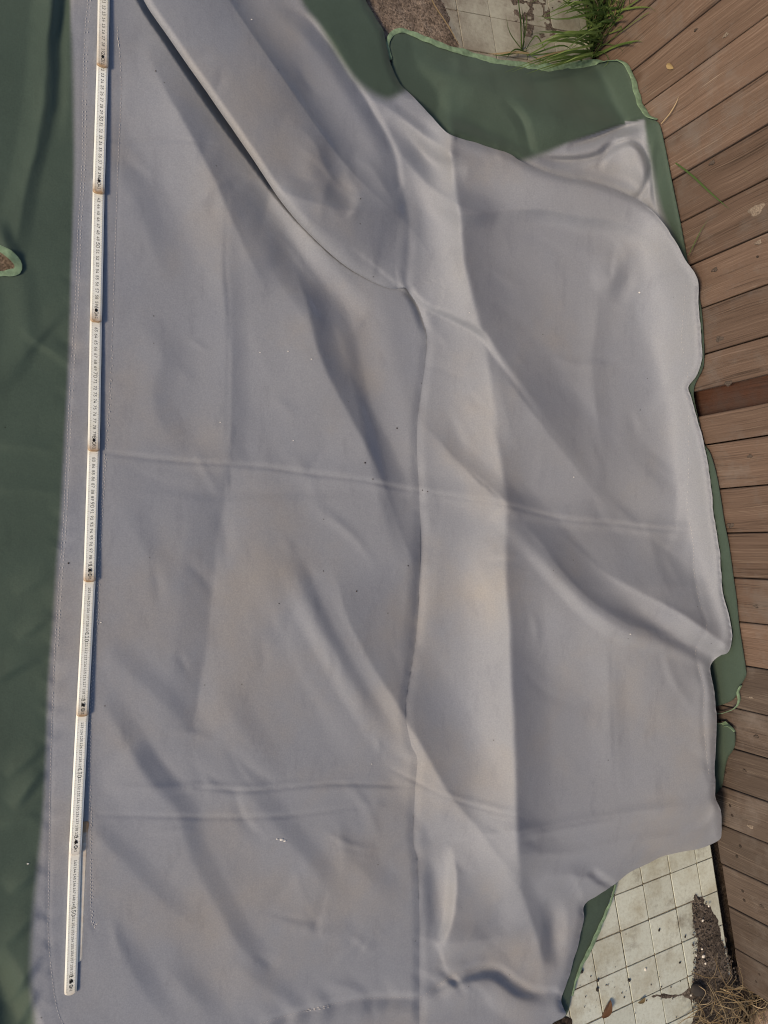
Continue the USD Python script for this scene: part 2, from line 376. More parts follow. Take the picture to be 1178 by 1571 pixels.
# ------------------------------------------------------------------ plank wall
wallT = thing('plank_wall', 'wall of weathered brown upright wooden planks along the right side', 'wall')
edges_y = [-60, 22, 109, 190, 273, 355, 436, 515, 575, 617, 668, 744, 817, 889, 959, 1028, 1099, 1165, 1231, 1295, 1359, 1422, 1484, 1538]
S = [float(wall_hit(1178.0, float(y))[:2] @ WU) for y in edges_y]
S = [S[0] - 0.088 * k for k in range(4, 0, -1)] + S
TOPZ = 0.95
def plank(s0, s1, z0, z1, d0, th=0.02, ch=0.0022, lean=0.0):
    """an upright board: rounded front edges, front face at depth d0 behind the wall line"""
    sec = [(s0, d0 + th), (s0, d0 + ch), (s0 + ch * 0.35, d0 + ch * 0.35), (s0 + ch, d0), (s1 - ch, d0), (s1 - ch * 0.35, d0 + ch * 0.35), (s1, d0 + ch), (s1, d0 + th)]
    n = len(sec); V = []
    for zz in (z0, z0 + (z1 - z0) * 0.33, z1):
        V += [wall_pt(s + (zz - z0) * lean, zz, d) for s, d in sec]
    F = []
    for k in range(2):
        for j in range(n):
            a, b = k * n + j, k * n + (j + 1) % n
            F += [[a, a + n, b + n], [a, b + n, b]]
    F += [[0, j + 1, j] for j in range(1, n - 1)] + [[2 * n, 2 * n + j, 2 * n + j + 1] for j in range(1, n - 1)]
    return tm(V, F)
def disc(c, r, h, mat, parent, name, sides=8):
    """a small round head standing proud of the wall by h"""
    up = np.array([-WN[0], -WN[1], 0]); a1 = np.array([WU[0], WU[1], 0]); a2 = np.array([0, 0, 1.0])
    V = []
    for rr, hh in ((r, -0.002), (r, h * 0.6), (r * 0.7, h)):
        V += [c + a1 * rr * math.cos(k / sides * 2 * math.pi) + a2 * rr * math.sin(k / sides * 2 * math.pi) + up * hh for k in range(sides)]
    F = []
    for k in range(2):
        for j in range(sides):
            a, b = k * sides + j, k * sides + (j + 1) % sides
            F += [[a, b, b + sides], [a, b + sides, a + sides]]
    F += [[2 * sides, 2 * sides + j, 2 * sides + j + 1] for j in range(1, sides - 1)]
    return obj(name, tm(V, F), mat, parent)
KNOT = simple('knot_wood', (0.075, 0.062, 0.055), 0.7, 0.45, 420, 0.3, 0.9, 500)
KNOT_RIM = simple('knot_rim', (0.21, 0.18, 0.155), 0.75, 0.35, 350, 0.2, 0.9, 600)
KNOTS = [(1160, 322, 0.016, 1), (1104, 520, 0.011, 0), (1117, 588, 0.009, 0), (1120, 806, 0.009, 0), (1092, 250, 0.007, 0), (1151, 1268, 0.008, 1), (1150, 1420, 0.006, 0), (1067, 46, 0.004, 0), (1113, 54, 0.006, 1), (1163, 372, 0.007, 1), (1096, 414, 0.007, 0), (1150, 700, 0.006, 0), (1160, 930, 0.007, 0), (1152, 1070, 0.005, 1), (1160, 1130, 0.006, 0), (1142, 1182, 0.005, 0), (1168, 1390, 0.006, 0)]
KNOTS = [(wall_hit(float(u), float(v)), r, pale) for u, v, r, pale in KNOTS]
def knot(c, r, pale, parent):
    a1 = np.array([WU[0], WU[1], 0]); a2 = np.array([0, 0, 1.0]); up = np.array([-WN[0], -WN[1], 0])
    n = 18; k = np.arange(n) / n * 2 * math.pi; wob_ = 1 + 0.18 * np.sin(3 * k + r * 900) + 0.1 * np.sin(5 * k + r * 300)
    rings = [(1.0, -0.0006), (0.86, 0.0003), (0.70, 0.0009), (0.55, 0.0006), (0.25, 0.0009)]
    V = np.concatenate([c + np.outer(np.cos(k) * wob_ * r * 0.55 * q, a1) + np.outer(np.sin(k) * wob_ * r * q, a2) + up * hh for q, hh in rings])
    F = [[i * n + j, i * n + (j + 1) % n, (i + 1) * n + (j + 1) % n, (i + 1) * n + j] for i in range(len(rings) - 1) for j in range(n)]
    F = np.vstack([tm(V, F).faces, [[4 * n, 4 * n + j, 4 * n + j + 1] for j in range(1, n - 1)]])
    obj('knot', tm(V, F), KNOT_RIM if pale else KNOT, parent, smooth=40)
for k in range(len(S) - 1):
    s0, s1 = S[k], S[k + 1]
    if abs(s1 - s0 - 0.048) < 0.004 and -0.12 < s0 < -0.06:      # the open slot
        obj('batten', plank(s0 - 0.03, s1 + 0.03, -0.02, TOPZ, 0.032), WOOD_DARK, wallT, label='dark reddish batten set back in the open slot')
        continue
    low = s0 > 0.4
    p = obj('plank', plank(s0 + 0.0012, s1 - 0.0012, 0.006 + rng.random() * 0.005, TOPZ, (rng.random() - 0.4) * 0.0025), WOOD_LOW if low else WOOD, wallT)
    for c_, r_, pale_ in KNOTS:
        if s0 < c_[:2] @ WU < s1: knot(c_ - np.r_[WN, 0] * 0.0006, r_, pale_, p)
    mid = (s0 + s1) / 2
    if s0 > 0.55:
        for ds, dz in ((-0.010, 0.0), (0.012, -0.006)):
            disc(wall_pt(mid + ds + (rng.random() - 0.5) * 0.012, 0.062 + dz + (rng.random() - 0.5) * 0.014, 0.0), 0.0034, 0.0006, NAIL, p, 'nail')
    elif k % 3 == 0:
        disc(wall_pt(mid + (rng.random() - 0.5) * 0.02, 0.30 + rng.random() * 0.05, 0.0), 0.0022, 0.0005, NAIL, p, 'nail')
obj('backing_board', plank(S[0], S[-1], -0.02, TOPZ - 0.01, 0.055, 0.012), BLACK, wallT)
obj('side_board', trimesh.Trimesh(np.array([wall_pt(S[-1] - 0.02, zz, dd) if i == 0 else wall_pt(S[-1] - 0.002, zz, dd) for i in (0, 1) for zz in (-0.02, TOPZ) for dd in (0.021, 0.8)]),
    np.array([[0, 1, 3], [0, 3, 2], [4, 7, 5], [4, 6, 7], [0, 4, 5], [0, 5, 1], [2, 3, 7], [2, 7, 6], [1, 5, 7], [1, 7, 3], [0, 2, 6], [0, 6, 4]]), process=False), WOOD_LOW, wallT)
obj('top_rail', plank(S[0], S[-1], TOPZ, TOPZ + 0.03, -0.02, 0.10), WOOD, wallT)

# ------------------------------------------------------------------ the fabric cover
STEP = 2.5
U0, V0, U1, V1 = -140.0, -130.0, 1190.0, 1670.0
gu, gv = np.arange(U0, U1, STEP), np.arange(V0, V1, STEP)
GU, GV = np.meshgrid(gu, gv)
PTS = np.c_[GU.ravel(), GV.ravel()]
_n = lambda sc, sd: meshkit.fbm(np.stack([GU / sc, GV / sc, np.full_like(GU, sd)], -1), 2, int(sd)).ravel() - 0.5
WARP = PTS + np.c_[_n(110, 51) * 12 + _n(26, 52) * 2, _n(110, 53) * 12 + _n(26, 54) * 2]
GAIN = 1 + 0.6 * _n(90, 55)

def near(pts, reach, step=1.5, warp=False):
    """signed distance to the curve, the values carried along it, for every grid point closer than reach"""
    C = curve(pts, step)
    pp = WARP if warp else PTS
    d, i = cKDTree(C[:, :2]).query(pp, distance_upper_bound=reach)
    ok = np.isfinite(d); idx = np.where(ok)[0]; i = i[ok]
    T = np.gradient(C[:, :2], axis=0); T /= np.linalg.norm(T, axis=1, keepdims=True) + 1e-9
    q = pp[idx] - C[i, :2]
    s = np.sign(T[i, 0] * q[:, 1] - T[i, 1] * q[:, 0])
    return idx, d[ok] * s, C[i, 2:]

def sm(x): x = np.clip(x, 0, 1); return x * x * (3 - 2 * x)

def ridge(h, pts, wp, wn, p=1.5, scale=1.0, warp=True):
    """crest (or valley, when the amplitude is negative) along pts = (x, y, millimetres); wp: width on the left of a downward line
    (below a rightward one), wn: width on the other side; p: 1 tent, 1.6 sharp crest, 0 soft wave"""
    idx, t, c = near([(a, b, k) for a, b, k in pts], max(wp, wn), warp=warp)
    x = np.abs(t) / np.where(t >= 0, wp, wn)
    x = np.clip(x, 0, 1)
    f = (1 - x) ** 2 * (1 + 2 * x) if p == 0 else (1.35 * (1 - x) ** 2 / ((1 - x) + 0.35)) ** (p ** 0.5)     # sharp at the crest, easing out at the foot
    h.ravel()[idx] += f * c[:, 0] * 0.001 * scale * (GAIN[idx] if warp else 1)

def cliff(h, pts, w, fade, groove=0.0, gw=14, lip=0.0):
    """a fold edge: the right of a downward line (or above a rightward one) stands amplitude mm higher, over w pixels, and fades over fade pixels"""
    idx, t, c = near(pts, fade + w)
    t = -t                                       # positive on the high side
    f = np.where(t >= 0, sm(t / w) ** 0.6 * sm(1 - (t - w) / fade), 0)
    gr = np.where(t < 0, np.exp(-((t + 1) / gw) ** 2), np.exp(-(t / 2.5) ** 2) * 0)
    amp = c[:, 0] * 0.001
    h.ravel()[idx] += f * amp - gr * groove * 0.001 * np.clip(c[:, 0] / 20, 0, 1)
    if lip:
        h.ravel()[idx] += amp * lip * np.exp(-((t - w * 1.2) / (w * 0.9)) ** 2)

h = np.zeros_like(GU)
# --- the big fold that runs from the top edge down to the middle
E1 = [(186, -130, 30), (196, -40, 36), (215, 10, 40), (249, 62, 44), (283, 113, 48), (331, 182, 50), (385, 254, 48), (432, 315, 42), (471, 357, 34), (521, 402, 25), (562, 428, 16), (598, 443, 8), (622, 441, 0)]
ridge(h, [(215, 60, 0), (245, 130, 12), (288, 200, 16), (335, 290, 17), (375, 380, 12), (415, 450, 0)], 80, 62, 1.0)
ridge(h, [(385, 280, 0), (432, 350, -12), (470, 410, -15), (510, 460, -12), (550, 490, 0)], 50, 40, 0)
# creases on top of the fold
ridge(h, [(415, 296, 0), (450, 306, 13), (490, 316, 19), (540, 321, 19), (585, 322, 12), (618, 330, 0)], 125, 34, 1.1)
ridge(h, [(500, 215, 0), (505, 260, -6), (530, 305, -9), (545, 318, 0)], 30, 26, 0)
ridge(h, [(440, 180, 0), (480, 215, 5), (500, 260, 8), (525, 290, 5), (560, 310, 0)], 50, 30, 1.3)
ridge(h, [(540, 240, 0), (570, 260, 7), (600, 300, 9), (620, 330, 5), (640, 380, 0)], 60, 35, 1.3)
ridge(h, [(440, 20, 0), (470, 28, -5), (500, 65, -8), (530, 110, -8), (562, 155, -8), (592, 212, -8), (606, 245, -6), (612, 280, -3)], 26, 9, 1.4)
ridge(h, [(395, -20, 0), (430, 30, 6), (470, 70, 7), (520, 130, 7), (560, 190, 7), (590, 240, 5), (610, 300, 0)], 55, 28, 0)
ridge(h, [(360, 20, 0), (400, 60, 4), (430, 110, 4), (470, 150, 0)], 60, 50, 0)
ridge(h, [(545, 150, 0), (590, 160, 6), (630, 190, 10), (665, 215, 9), (700, 240, 4), (740, 250, 0)], 26, 14, 1.2)
ridge(h, [(596, 175, 0), (620, 205, -8), (660, 245, -12), (690, 258, -6), (715, 262, 0)], 28, 20, 0)
ridge(h, [(600, 220, 0), (640, 265, 10), (680, 300, 12), (720, 322, 9), (760, 340, 0)], 42, 30, 1.4)
# --- the long seam down the middle
SEAM = [(612, 275), (622, 310), (627, 350), (626, 395), (623, 436), (641, 468), (651, 500), (655, 520), (652, 560), (645, 610), (640, 650), (640, 700), (643, 760), (645, 830), (643, 900), (640, 960), (630, 1030), (622, 1088), (630, 1140), (640, 1165), (637, 1210), (634, 1290), (640, 1320), (643, 1400), (643, 1480), (643, 1620)]
ridge(h, [(a, b, -3.2) for a, b in SEAM], 12, 14, 1.3, warp=False)
ridge(h, [(623, 436, 0), (641, 468, -9), (655, 510, 0)], 12, 10, 1.2)
ridge(h, [(648, 780, 0), (648, 850, -4), (646, 905, -6), (640, 960, -5), (632, 1010, -3), (622, 1085, 0)], 22, 30, 1.2)
# --- warm-lit plane between seam and the upright crease on the right
ridge(h, [(690, 290, 0), (704, 325, 5), (711, 400, 7), (728, 468, 7), (738, 510, 3), (745, 530, 0)], 60, 60, 1.1)
ridge(h, [(748, 545, 3), (757, 620, 6), (768, 700, 7), (777, 765, 5), (776, 830, 5), (776, 890, 8), (782, 960, 10), (784, 1040, 10), (787, 1120, 10), (791, 1200, 9), (794, 1290, 7), (800, 1340, 0)], 70, 60, 1.1)
# top edge of the square block, and the rolled edge over the corner flap
ridge(h, [(620, 140, 0), (665, 190, 14), (740, 226, 22), (846, 272, 24), (965, 304, 22), (1029, 362, 14), (1066, 425, 10), (1075, 500, 0)], 75, 30, 0, warp=False)
ridge(h, [(660, 300, 0), (710, 329, 9), (770, 326, 13), (840, 322, 14), (905, 331, 14), (965, 346, 12), (1030, 378, 8), (1075, 410, 0)], 26, 60, 1.1)
# --- the lip and the long diagonal crest
cliff(h, [(628, 452, 4), (655, 474, 9), (695, 492, 13), (735, 514, 15), (757, 545, 9), (800, 602, 4), (850, 672, 2), (893, 728, 1), (942, 797, 0)], 10, 120, groove=3, gw=14, lip=0.0)
ridge(h, [(735, 514, 0), (757, 545, 8), (800, 602, 22), (850, 672, 23), (893, 728, 19), (945, 800, 0)], 95, 75, 1.05)
ridge(h, [(741, 530, 0), (750, 585, -5), (764, 650, -5), (780, 700, 0)], 30, 22, 1.0)
ridge(h, [(640, 640, 0), (690, 690, 6), (740, 735, 8), (785, 780, 6), (800, 800, 0)], 70, 28, 1.3)
# --- second diagonal crest and the deep hollow behind it
cliff(h, [(1095, 1000, 2), (1060, 987, 4), (1000, 970, 6), (960, 956, 7), (920, 930, 7), (880, 891, 6), (830, 836, 4), (780, 783, 2), (760, 765, 0)], 14, 20, 0)
ridge(h, [(770, 772, 5), (830, 834, 28), (880, 889, 38), (920, 928, 42), (960, 953, 38), (1000, 967, 28), (1060, 984, 15), (1095, 1000, 0)], 140, 50, 1.1)
ridge(h, [(840, 800, 0), (900, 850, 9), (960, 895, 20), (1020, 926, 28), (1070, 958, 31), (1112, 990, 27)], 40, 75, 1.15)
ridge(h, [(1090, 1005, -14), (1050, 985, -10), (1000, 950, -5), (950, 920, 0)], 20, 20, 0)
ridge(h, [(930, 640, 0), (960, 700, 5), (1010, 750, 6), (1050, 800, 0)], 60, 40, 0)
ridge(h, [(985, 800, 0), (1000, 830, 5), (1010, 870, 4), (1030, 910, 0)], 45, 30, 1.2)
# --- diagonal ridge of the lower half
ridge(h, [(505, 860, 0), (525, 925, 9), (548, 980, 13), (578, 1032, 18), (618, 1092, 21), (652, 1152, 23), (690, 1218, 22), (722, 1262, 20), (778, 1328, 16), (815, 1365, 0)], 70, 90, 1.1)
ridge(h, [(395, 830, 0), (440, 900, 5), (485, 965, 7), (525, 1045, 7), (560, 1115, 6), (600, 1180, 0)], 60, 45, 0)
ridge(h, [(440, 850, 0), (462, 905, 4), (500, 980, 5), (560, 1080, 4), (600, 1140, 0)], 30, 22, 0)
# --- the ridge and hollow of the upper left-middle
ridge(h, [(445, 400, 0), (472, 470, 13), (490, 545, 16), (522, 612, 17), (568, 698, 17), (588, 742, 12), (605, 790, 8), (628, 850, 7), (640, 890, 0)], 140, 36, 1.1)
ridge(h, [(508, 420, 0), (536, 490, -7), (562, 590, -8), (592, 710, -7), (612, 790, -5), (636, 870, 0)], 26, 60, 0)
# --- upright and level creases left from folding the cover up
ridge(h, [(346, 290, 0), (345, 400, 3.4), (349, 470, 4.2), (350, 560, 4.6), (348, 650, 4.8), (349, 706, 5)], 60, 34, 1.4)
ridge(h, [(349, 712, -5), (338, 800, -5), (328, 900, -6), (313, 1000, -6), (303, 1080, -5), (285, 1160, 0)], 55, 75, 1.3)
ridge(h, [(150, 690, 0), (270, 704, 2.2), (349, 710, 4), (410, 715, 3.4), (480, 724, 3), (560, 735, 3.4), (600, 744, 5), (660, 753, 5), (720, 763, 5), (775, 772, 5.5), (860, 793, 6), (945, 801, 6), (1000, 808, 5.5), (1095, 815, 4)], 20, 30, 1.4)
ridge(h, [(170, 745, 0), (300, 754, -1.6), (420, 756, -2.2), (520, 756, -1.6), (600, 762, 0)], 14, 20, 0)
ridge(h, [(150, 1205, 0), (230, 1206, 1.6), (300, 1208, 2.2), (380, 1213, 2.4), (440, 1208, 2.2), (520, 1203, 2.4), (636, 1207, 2.2)], 26, 10, 1.4)
ridge(h, [(640, 1200, 0), (690, 1222, 2.5), (760, 1243, 2.5), (800, 1250, 0)], 16, 12, 1.3)
ridge(h, [(930, 990, 0), (938, 1040, 3.5), (940, 1120, 3), (950, 1220, 0)], 40, 24, 1.3)
ridge(h, [(912, 400, 0), (916, 480, 3), (912, 560, 4), (918, 640, 3.5), (925, 700, 0)], 30, 26, 1.3)
ridge(h, [(835, 540, 0), (880, 556, 2.2), (925, 560, 2.5), (1000, 556, 0)], 14, 12, 1.3)
ridge(h, [(920, 380, 0), (935, 430, 7), (955, 400, 5), (990, 385, 0)], 30, 30, 0)
ridge(h, [(965, 390, 0), (955, 430, -5), (940, 480, 0)], 20, 20, 0)
ridge(h, [(1005, 420, 0), (1015, 470, 8), (1040, 530, 9), (1060, 575, 5)], 45, 26, 0)
ridge(h, [(990, 640, 0), (1030, 610, 7), (1052, 598, 12)], 34, 22, 0)
ridge(h, [(1020, 870, 0), (1045, 800, 3), (1050, 700, 4), (1050, 620, 0)], 20, 14, 0)
for _p in ([(150, 694), (270, 707), (349, 712), (410, 717), (480, 727), (560, 737), (600, 746), (645, 754)], [(645, 754), (720, 765), (775, 774), (860, 795), (945, 803), (1000, 810), (1095, 817)],
           [(300, 1208), (380, 1213), (440, 1208), (520, 1203), (636, 1207)], [(690, 1292), (800, 1279), (880, 1265), (956, 1253), (1030, 1244), (1080, 1239)], [(349, 300), (346, 400), (350, 470), (351, 560), (349, 650), (350, 706)],
           [(940, 985), (938, 1040), (941, 1120), (948, 1220)], [(600, 1180), (640, 1200), (690, 1224), (760, 1245), (800, 1252)], [(150, 1250), (240, 1252), (330, 1254), (430, 1252), (560, 1236)], [(140, 215), (200, 218), (270, 214), (330, 222)]):
    _a = -5.2 if (_p[0][0] == 645 or _p[0] == (150, 694)) else (-1.0 if _p[0][0] in (349, 940) else (-4.2 if _p[0][0] == 300 else -2.8))
    ridge(h, [(a, b, (_a if 0 < i < len(_p) - 1 else _a * 0.4)) for i, (a, b) in enumerate(_p)], 5.5, 5.5, 1.3, warp=False)
# --- lower right: hem folds, pockets
ridge(h, [(690, 1290, 0), (800, 1278, 5), (880, 1264, 6), (956, 1252, 6), (1030, 1243, 6), (1080, 1238, 3)], 16, 22, 1.4)
ridge(h, [(800, 1312, 0), (850, 1308, 4), (950, 1294, 5), (1036, 1284, 6), (1086, 1264, 6), (1100, 1235, 4)], 20, 16, 1.3)
ridge(h, [(810, 1360, 0), (860, 1340, 8), (910, 1345, 10), (960, 1330, 6), (1000, 1318, 0)], 40, 30, 1.2)
ridge(h, [(900, 1330, 0), (915, 1345, -8), (935, 1357, -8)], 10, 10, 0)
ridge(h, [(690, 1295, 0), (697, 1340, 16), (694, 1395, 17), (682, 1440, 10), (665, 1450, 0)], 16, 80, 1.2)
ridge(h, [(645, 1300, 0), (664, 1340, -8), (668, 1400, -9), (655, 1440, 0)], 26, 28, 0)
ridge(h, [(655, 1446, 0), (700, 1446, 9), (760, 1440, 10), (800, 1420, 7), (840, 1380, 4), (870, 1360, 0)], 26, 40, 1.2)
ridge(h, [(770, 1330, 0), (800, 1370, 10), (815, 1420, 12), (830, 1470, 8), (835, 1500, 0)], 50, 24, 1.2)
ridge(h, [(838, 1370, 0), (846, 1410, -10), (845, 1450, -10), (840, 1480, 0)], 20, 26, 0)
BOTTOM = [(380, 1580), (400, 1570), (450, 1555), (490, 1546), (540, 1534), (600, 1530), (643, 1530), (665, 1516), (700, 1494), (740, 1484), (765, 1487), (792, 1506), (818, 1520), (850, 1522)]
ridge(h, [(a, b, -6) for a, b in BOTTOM], 26, 10, 1.3, warp=False)
ridge(h, [(640, 1540, 0), (700, 1515, 8), (750, 1505, 10), (790, 1530, 9), (840, 1545, 0)], 40, 16, 0)
ridge(h, [(665, 1480, 0), (690, 1500, -4), (715, 1530, 0)], 10, 10, 0)
ridge(h, [(550, 1480, 0), (575, 1440, 1.5), (600, 1430, 0)], 8, 8, 1.3)
ridge(h, [(500, 1500, 0), (540, 1460, 1.5), (560, 1440, 0)], 8, 8, 1.3)
# --- soft diagonal waves of the left half (upper side of each faces right)
hs = np.zeros_like(h)
for pts, a in (([(155, 985), (190, 1017), (270, 1090), (330, 1150)], 4.5), ([(150, 1060), (183, 1105), (244, 1200), (290, 1262)], 5.5),
               ([(205, 1150), (222, 1171), (282, 1242), (303, 1310), (356, 1408), (386, 1455), (430, 1500)], 7.5), ([(150, 1270), (163, 1290), (215, 1340), (272, 1392), (320, 1430)], 5.5),
               ([(380, 1205), (400, 1229), (450, 1285), (499, 1341), (530, 1390)], 7), ([(500, 1270), (550, 1314), (590, 1360), (621, 1392)], 5),
               ([(370, 1470), (400, 1504), (440, 1530), (468, 1545)], 7), ([(165, 1430), (200, 1470), (240, 1530), (290, 1590)], 6), ([(260, 1470), (300, 1520), (350, 1570)], 7),
               ([(400, 860), (440, 950), (500, 1060), (570, 1160)], 4), ([(330, 1020), (380, 1110), (440, 1190)], 4), ([(200, 760), (230, 840), (290, 930)], 3.5),
               ([(215, 480), (262, 540), (250, 600), (262, 655), (300, 705)], 5), ([(180, 250), (215, 300), (250, 380), (280, 450)], 4.5), ([(390, 470), (420, 560), (450, 650)], 3)):
    n = len(pts)
    ridge(hs, [(x - 14, y - 2, 0 if i in (0, n - 1) else a * 0.85) for i, (x, y) in enumerate(pts)], 70, 34, 1.0)
    ridge(hs, [(x + 22, y - 2, 0 if i in (0, n - 1) else -a * 0.22) for i, (x, y) in enumerate(pts)], 36, 56, 1.0)
h += 0.65 * gaussian_filter(hs, 1.4)
# small stiff wrinkles, most of them running with the big diagonals
rw = np.random.default_rng(19)
hw = np.zeros_like(h)
for _ in range(140):
    u_, v_ = 170 + rw.random() * 860, 20 + rw.random() * 1520
    an = math.radians(52 + rw.normal() * 24) if rw.random() < 0.75 else rw.random() * math.pi
    ln = 30 + rw.random() * 110; a_ = (0.6 + rw.random() * 1.5) * rw.choice([-1, 1]); bend = (rw.random() - 0.5) * ln * 0.25
    c_, s_ = math.cos(an), math.sin(an)
    ridge(hw, [(u_, v_, 0), (u_ + ln / 2 * c_ - bend * s_, v_ + ln / 2 * s_ + bend * c_, a_), (u_ + ln * c_, v_ + ln * s_, 0)], 6 + rw.random() * 14, 6 + rw.random() * 14, 1.15)
h += gaussian_filter(hw, 0.8)
# --- green border on the left: soft lengthwise folds, wedges pulled into the seam
ridge(h, [(78, -60, 8), (74, 40, 8), (66, 140, 8), (55, 215, 7), (40, 300, 6), (28, 372, 3), (20, 400, 0)], 34, 22, 1.05)
ridge(h, [(96, -60, -4), (92, 60, -5), (90, 150, -3), (80, 230, 0)], 18, 16, 0)
ridge(h, [(0, 330, 0), (6, 360, 8), (18, 392, 6)], 30, 20, 0)
ridge(h, [(28, 425, 2), (40, 500, 3), (20, 560, 3), (-20, 600, 2)], 40, 30, 0)
for x0, y0, x1, y1, a in ((85, 880, 20, 905, 6), (82, 945, 20, 985, 7), (80, 1002, -30, 1050, 11), (74, 1140, 10, 1190, 7), (74, 1180, 20, 1240, 9), (70, 1255, -10, 1260, 6), (66, 1330, 10, 1370, 9), (62, 1395, 0, 1450, 10), (66, 1460, 10, 1540, 12), (60, 1520, 10, 1600, 12), (92, 690, -20, 680, 4), (90, 760, -20, 745, 4), (104, 560, 30, 500, 5), (106, 470, 20, 560, 5)):
    ridge(h, [(x0, y0, 0.5), ((x0 * 2 + x1) / 3, (y0 * 2 + y1) / 3, a * 0.55), ((x0 + 2 * x1) / 3, (y0 + 2 * y1) / 3 + 3, a * 0.5), (x1, y1, 0)], 26 + a, 12, 1.0)
ridge(h, [(-20, 1480, -14), (10, 1530, -16), (40, 1600, -18)], 60, 40, 0)
ridge(h, [(-130, 0, 20), (-110, 500, 20), (-120, 1000, 20), (-110, 1600, 25)], 60, 110, 0)

# pulled gathers along the two long hems
def gathers(pts, amp, per, w, seed):
    C = curve(pts, 2.0)
    d, i = cKDTree(C).query(PTS, distance_upper_bound=w)
    ok = np.isfinite(d); idx = np.where(ok)[0]
    ph = i[ok] * 2.0 / per + 0.35 * d[ok] / per
    nz = meshkit.noise(np.c_[ph, np.full(len(ph), 0.5), np.zeros(len(ph))], seed) - 0.5
    h.ravel()[idx] += amp * 0.001 * nz * 2 * (1 - d[ok] / w) ** 1.2
LHEM = [(136, -40), (135, 0), (131, 40), (128, 120), (126, 250), (120, 350), (117, 430), (112, 520), (105, 640), (98, 790), (90, 900), (84, 1000), (80, 1100), (77, 1200), (75, 1350), (74, 1430), (80, 1500), (88, 1550), (98, 1575), (120, 1640)]
LHEM2 = [(180, 40), (186, 130), (181, 250), (176, 400), (172, 520), (167, 620), (158, 740), (152, 850), (148, 950), (140, 1060), (136, 1170), (139, 1280), (140, 1400), (145, 1425)]
RHEM = [(1054, 425), (1048, 480), (1046, 530), (1054, 565), (1053, 600), (1056, 640), (1056, 720), (1054, 780), (1063, 830), (1065, 880), (1075, 930), (1084, 962), (1072, 985), (1067, 1000), (1073, 1031), (1080, 1058), (1079, 1106), (1084, 1160), (1088, 1195)]
gathers(LHEM, 2.2, 14, 26, 3); gathers(LHEM2, 1.2, 17, 26, 5); gathers(RHEM, 2.5, 20, 22, 9); gathers(BOTTOM, 4.5, 20, 40, 11); gathers([(a, b) for a, b in SEAM], 1.2, 11, 14, 13)
ridge(h, [(a, b, -1.3) for a, b in LHEM], 5, 6, 1.2, warp=False)
ridge(h, [(a, b, -1.0) for a, b in LHEM2], 5, 5, 1.2, warp=False)
ridge(h, [(a, b, -2.2) for a, b in RHEM], 7, 6, 1.2, warp=False)

# the right half rides up over the rolled border by the wall: a plane that faces left between the seam and the upright crease, level beyond it
def xa(pts): a = np.array(pts, float); return np.interp(GV, a[:, 1], a[:, 0])
XL = xa([(640, 240), (628, 310), (630, 395), (622, 440), (612, 500), (606, 560), (606, 640), (620, 760), (640, 840), (640, 960), (634, 1060), (634, 1140), (640, 1240), (645, 1400)])
XR = xa([(690, 240), (704, 325), (711, 400), (728, 468), (745, 530), (757, 620), (768, 700), (777, 765), (776, 830), (776, 890), (782, 960), (784, 1040), (787, 1120), (791, 1200), (794, 1290), (800, 1360)])
tt = (GU - XL) / (XR - XL)
_tc = np.clip(tt, 0, 1.0)
plat = np.where(tt < 1, 0.04 * _tc + 0.96 * _tc ** 2.3, 1 - 0.26 * (1 - np.exp(-np.clip(GU - XR, 0, 400) / 40))) * 0.060 + sm((GU - XR - 30) / 380) * 0.052
top_y = np.interp(GU, [600, 700, 840, 960, 1075], [318, 328, 322, 345, 410])
bot_y = np.interp(GU, [640, 790, 1090], [1370, 1330, 1235])
plat *= np.interp(GV, [300, 420, 520, 640, 760, 800, 900, 1100, 1260], [1, .95, .62, .68, .55, .55, .95, 1, .9])
plat *= sm((GV - top_y + 210) / 130) * sm((bot_y + 105 - GV) / 130)
h += gaussian_filter(plat, 1.1)

# keep it calm under the folding rule
RULE = [(159, 70), (157, 104), (151, 298), (147, 495), (143.5, 693), (137, 893), (126, 1099), (115, 1311), (108, 1525)]
dr, _ = cKDTree(curve([(162, -60)] + RULE + [(106, 1550)], 2.0)).query(PTS)
calm = (1 - 0.86 * sm(1 - (dr - 8) / 34)).reshape(GU.shape)
h *= calm
# slow undulation and small crumples of cloth on uneven paving
X0 = at(GU, GV, 0.0)
def fb(scale, octv, seed, sx=1.0, ang=0.0):
    c, s = math.cos(ang), math.sin(ang)
    a = (X0[..., 0] * c + X0[..., 1] * s) * scale * sx; b = (-X0[..., 0] * s + X0[..., 1] * c) * scale
    return meshkit.fbm(np.stack([a, b, np.full_like(a, seed * 3.7)], -1), octv, seed) - 0.5
rid = lambda sc, sd, sx, an: 1 - 2 * np.abs(fb(sc, 1, sd, sx, an)) * 2
h += calm * (0.008 * fb(3.2, 2, 1) + 0.0034 * fb(6, 1, 2, 0.4, -0.95) + 0.0012 * fb(16, 2, 61, 0.4, -0.95) + 0.0003 * fb(60, 1, 65))
h = gaussian_filter(h, 0.8)
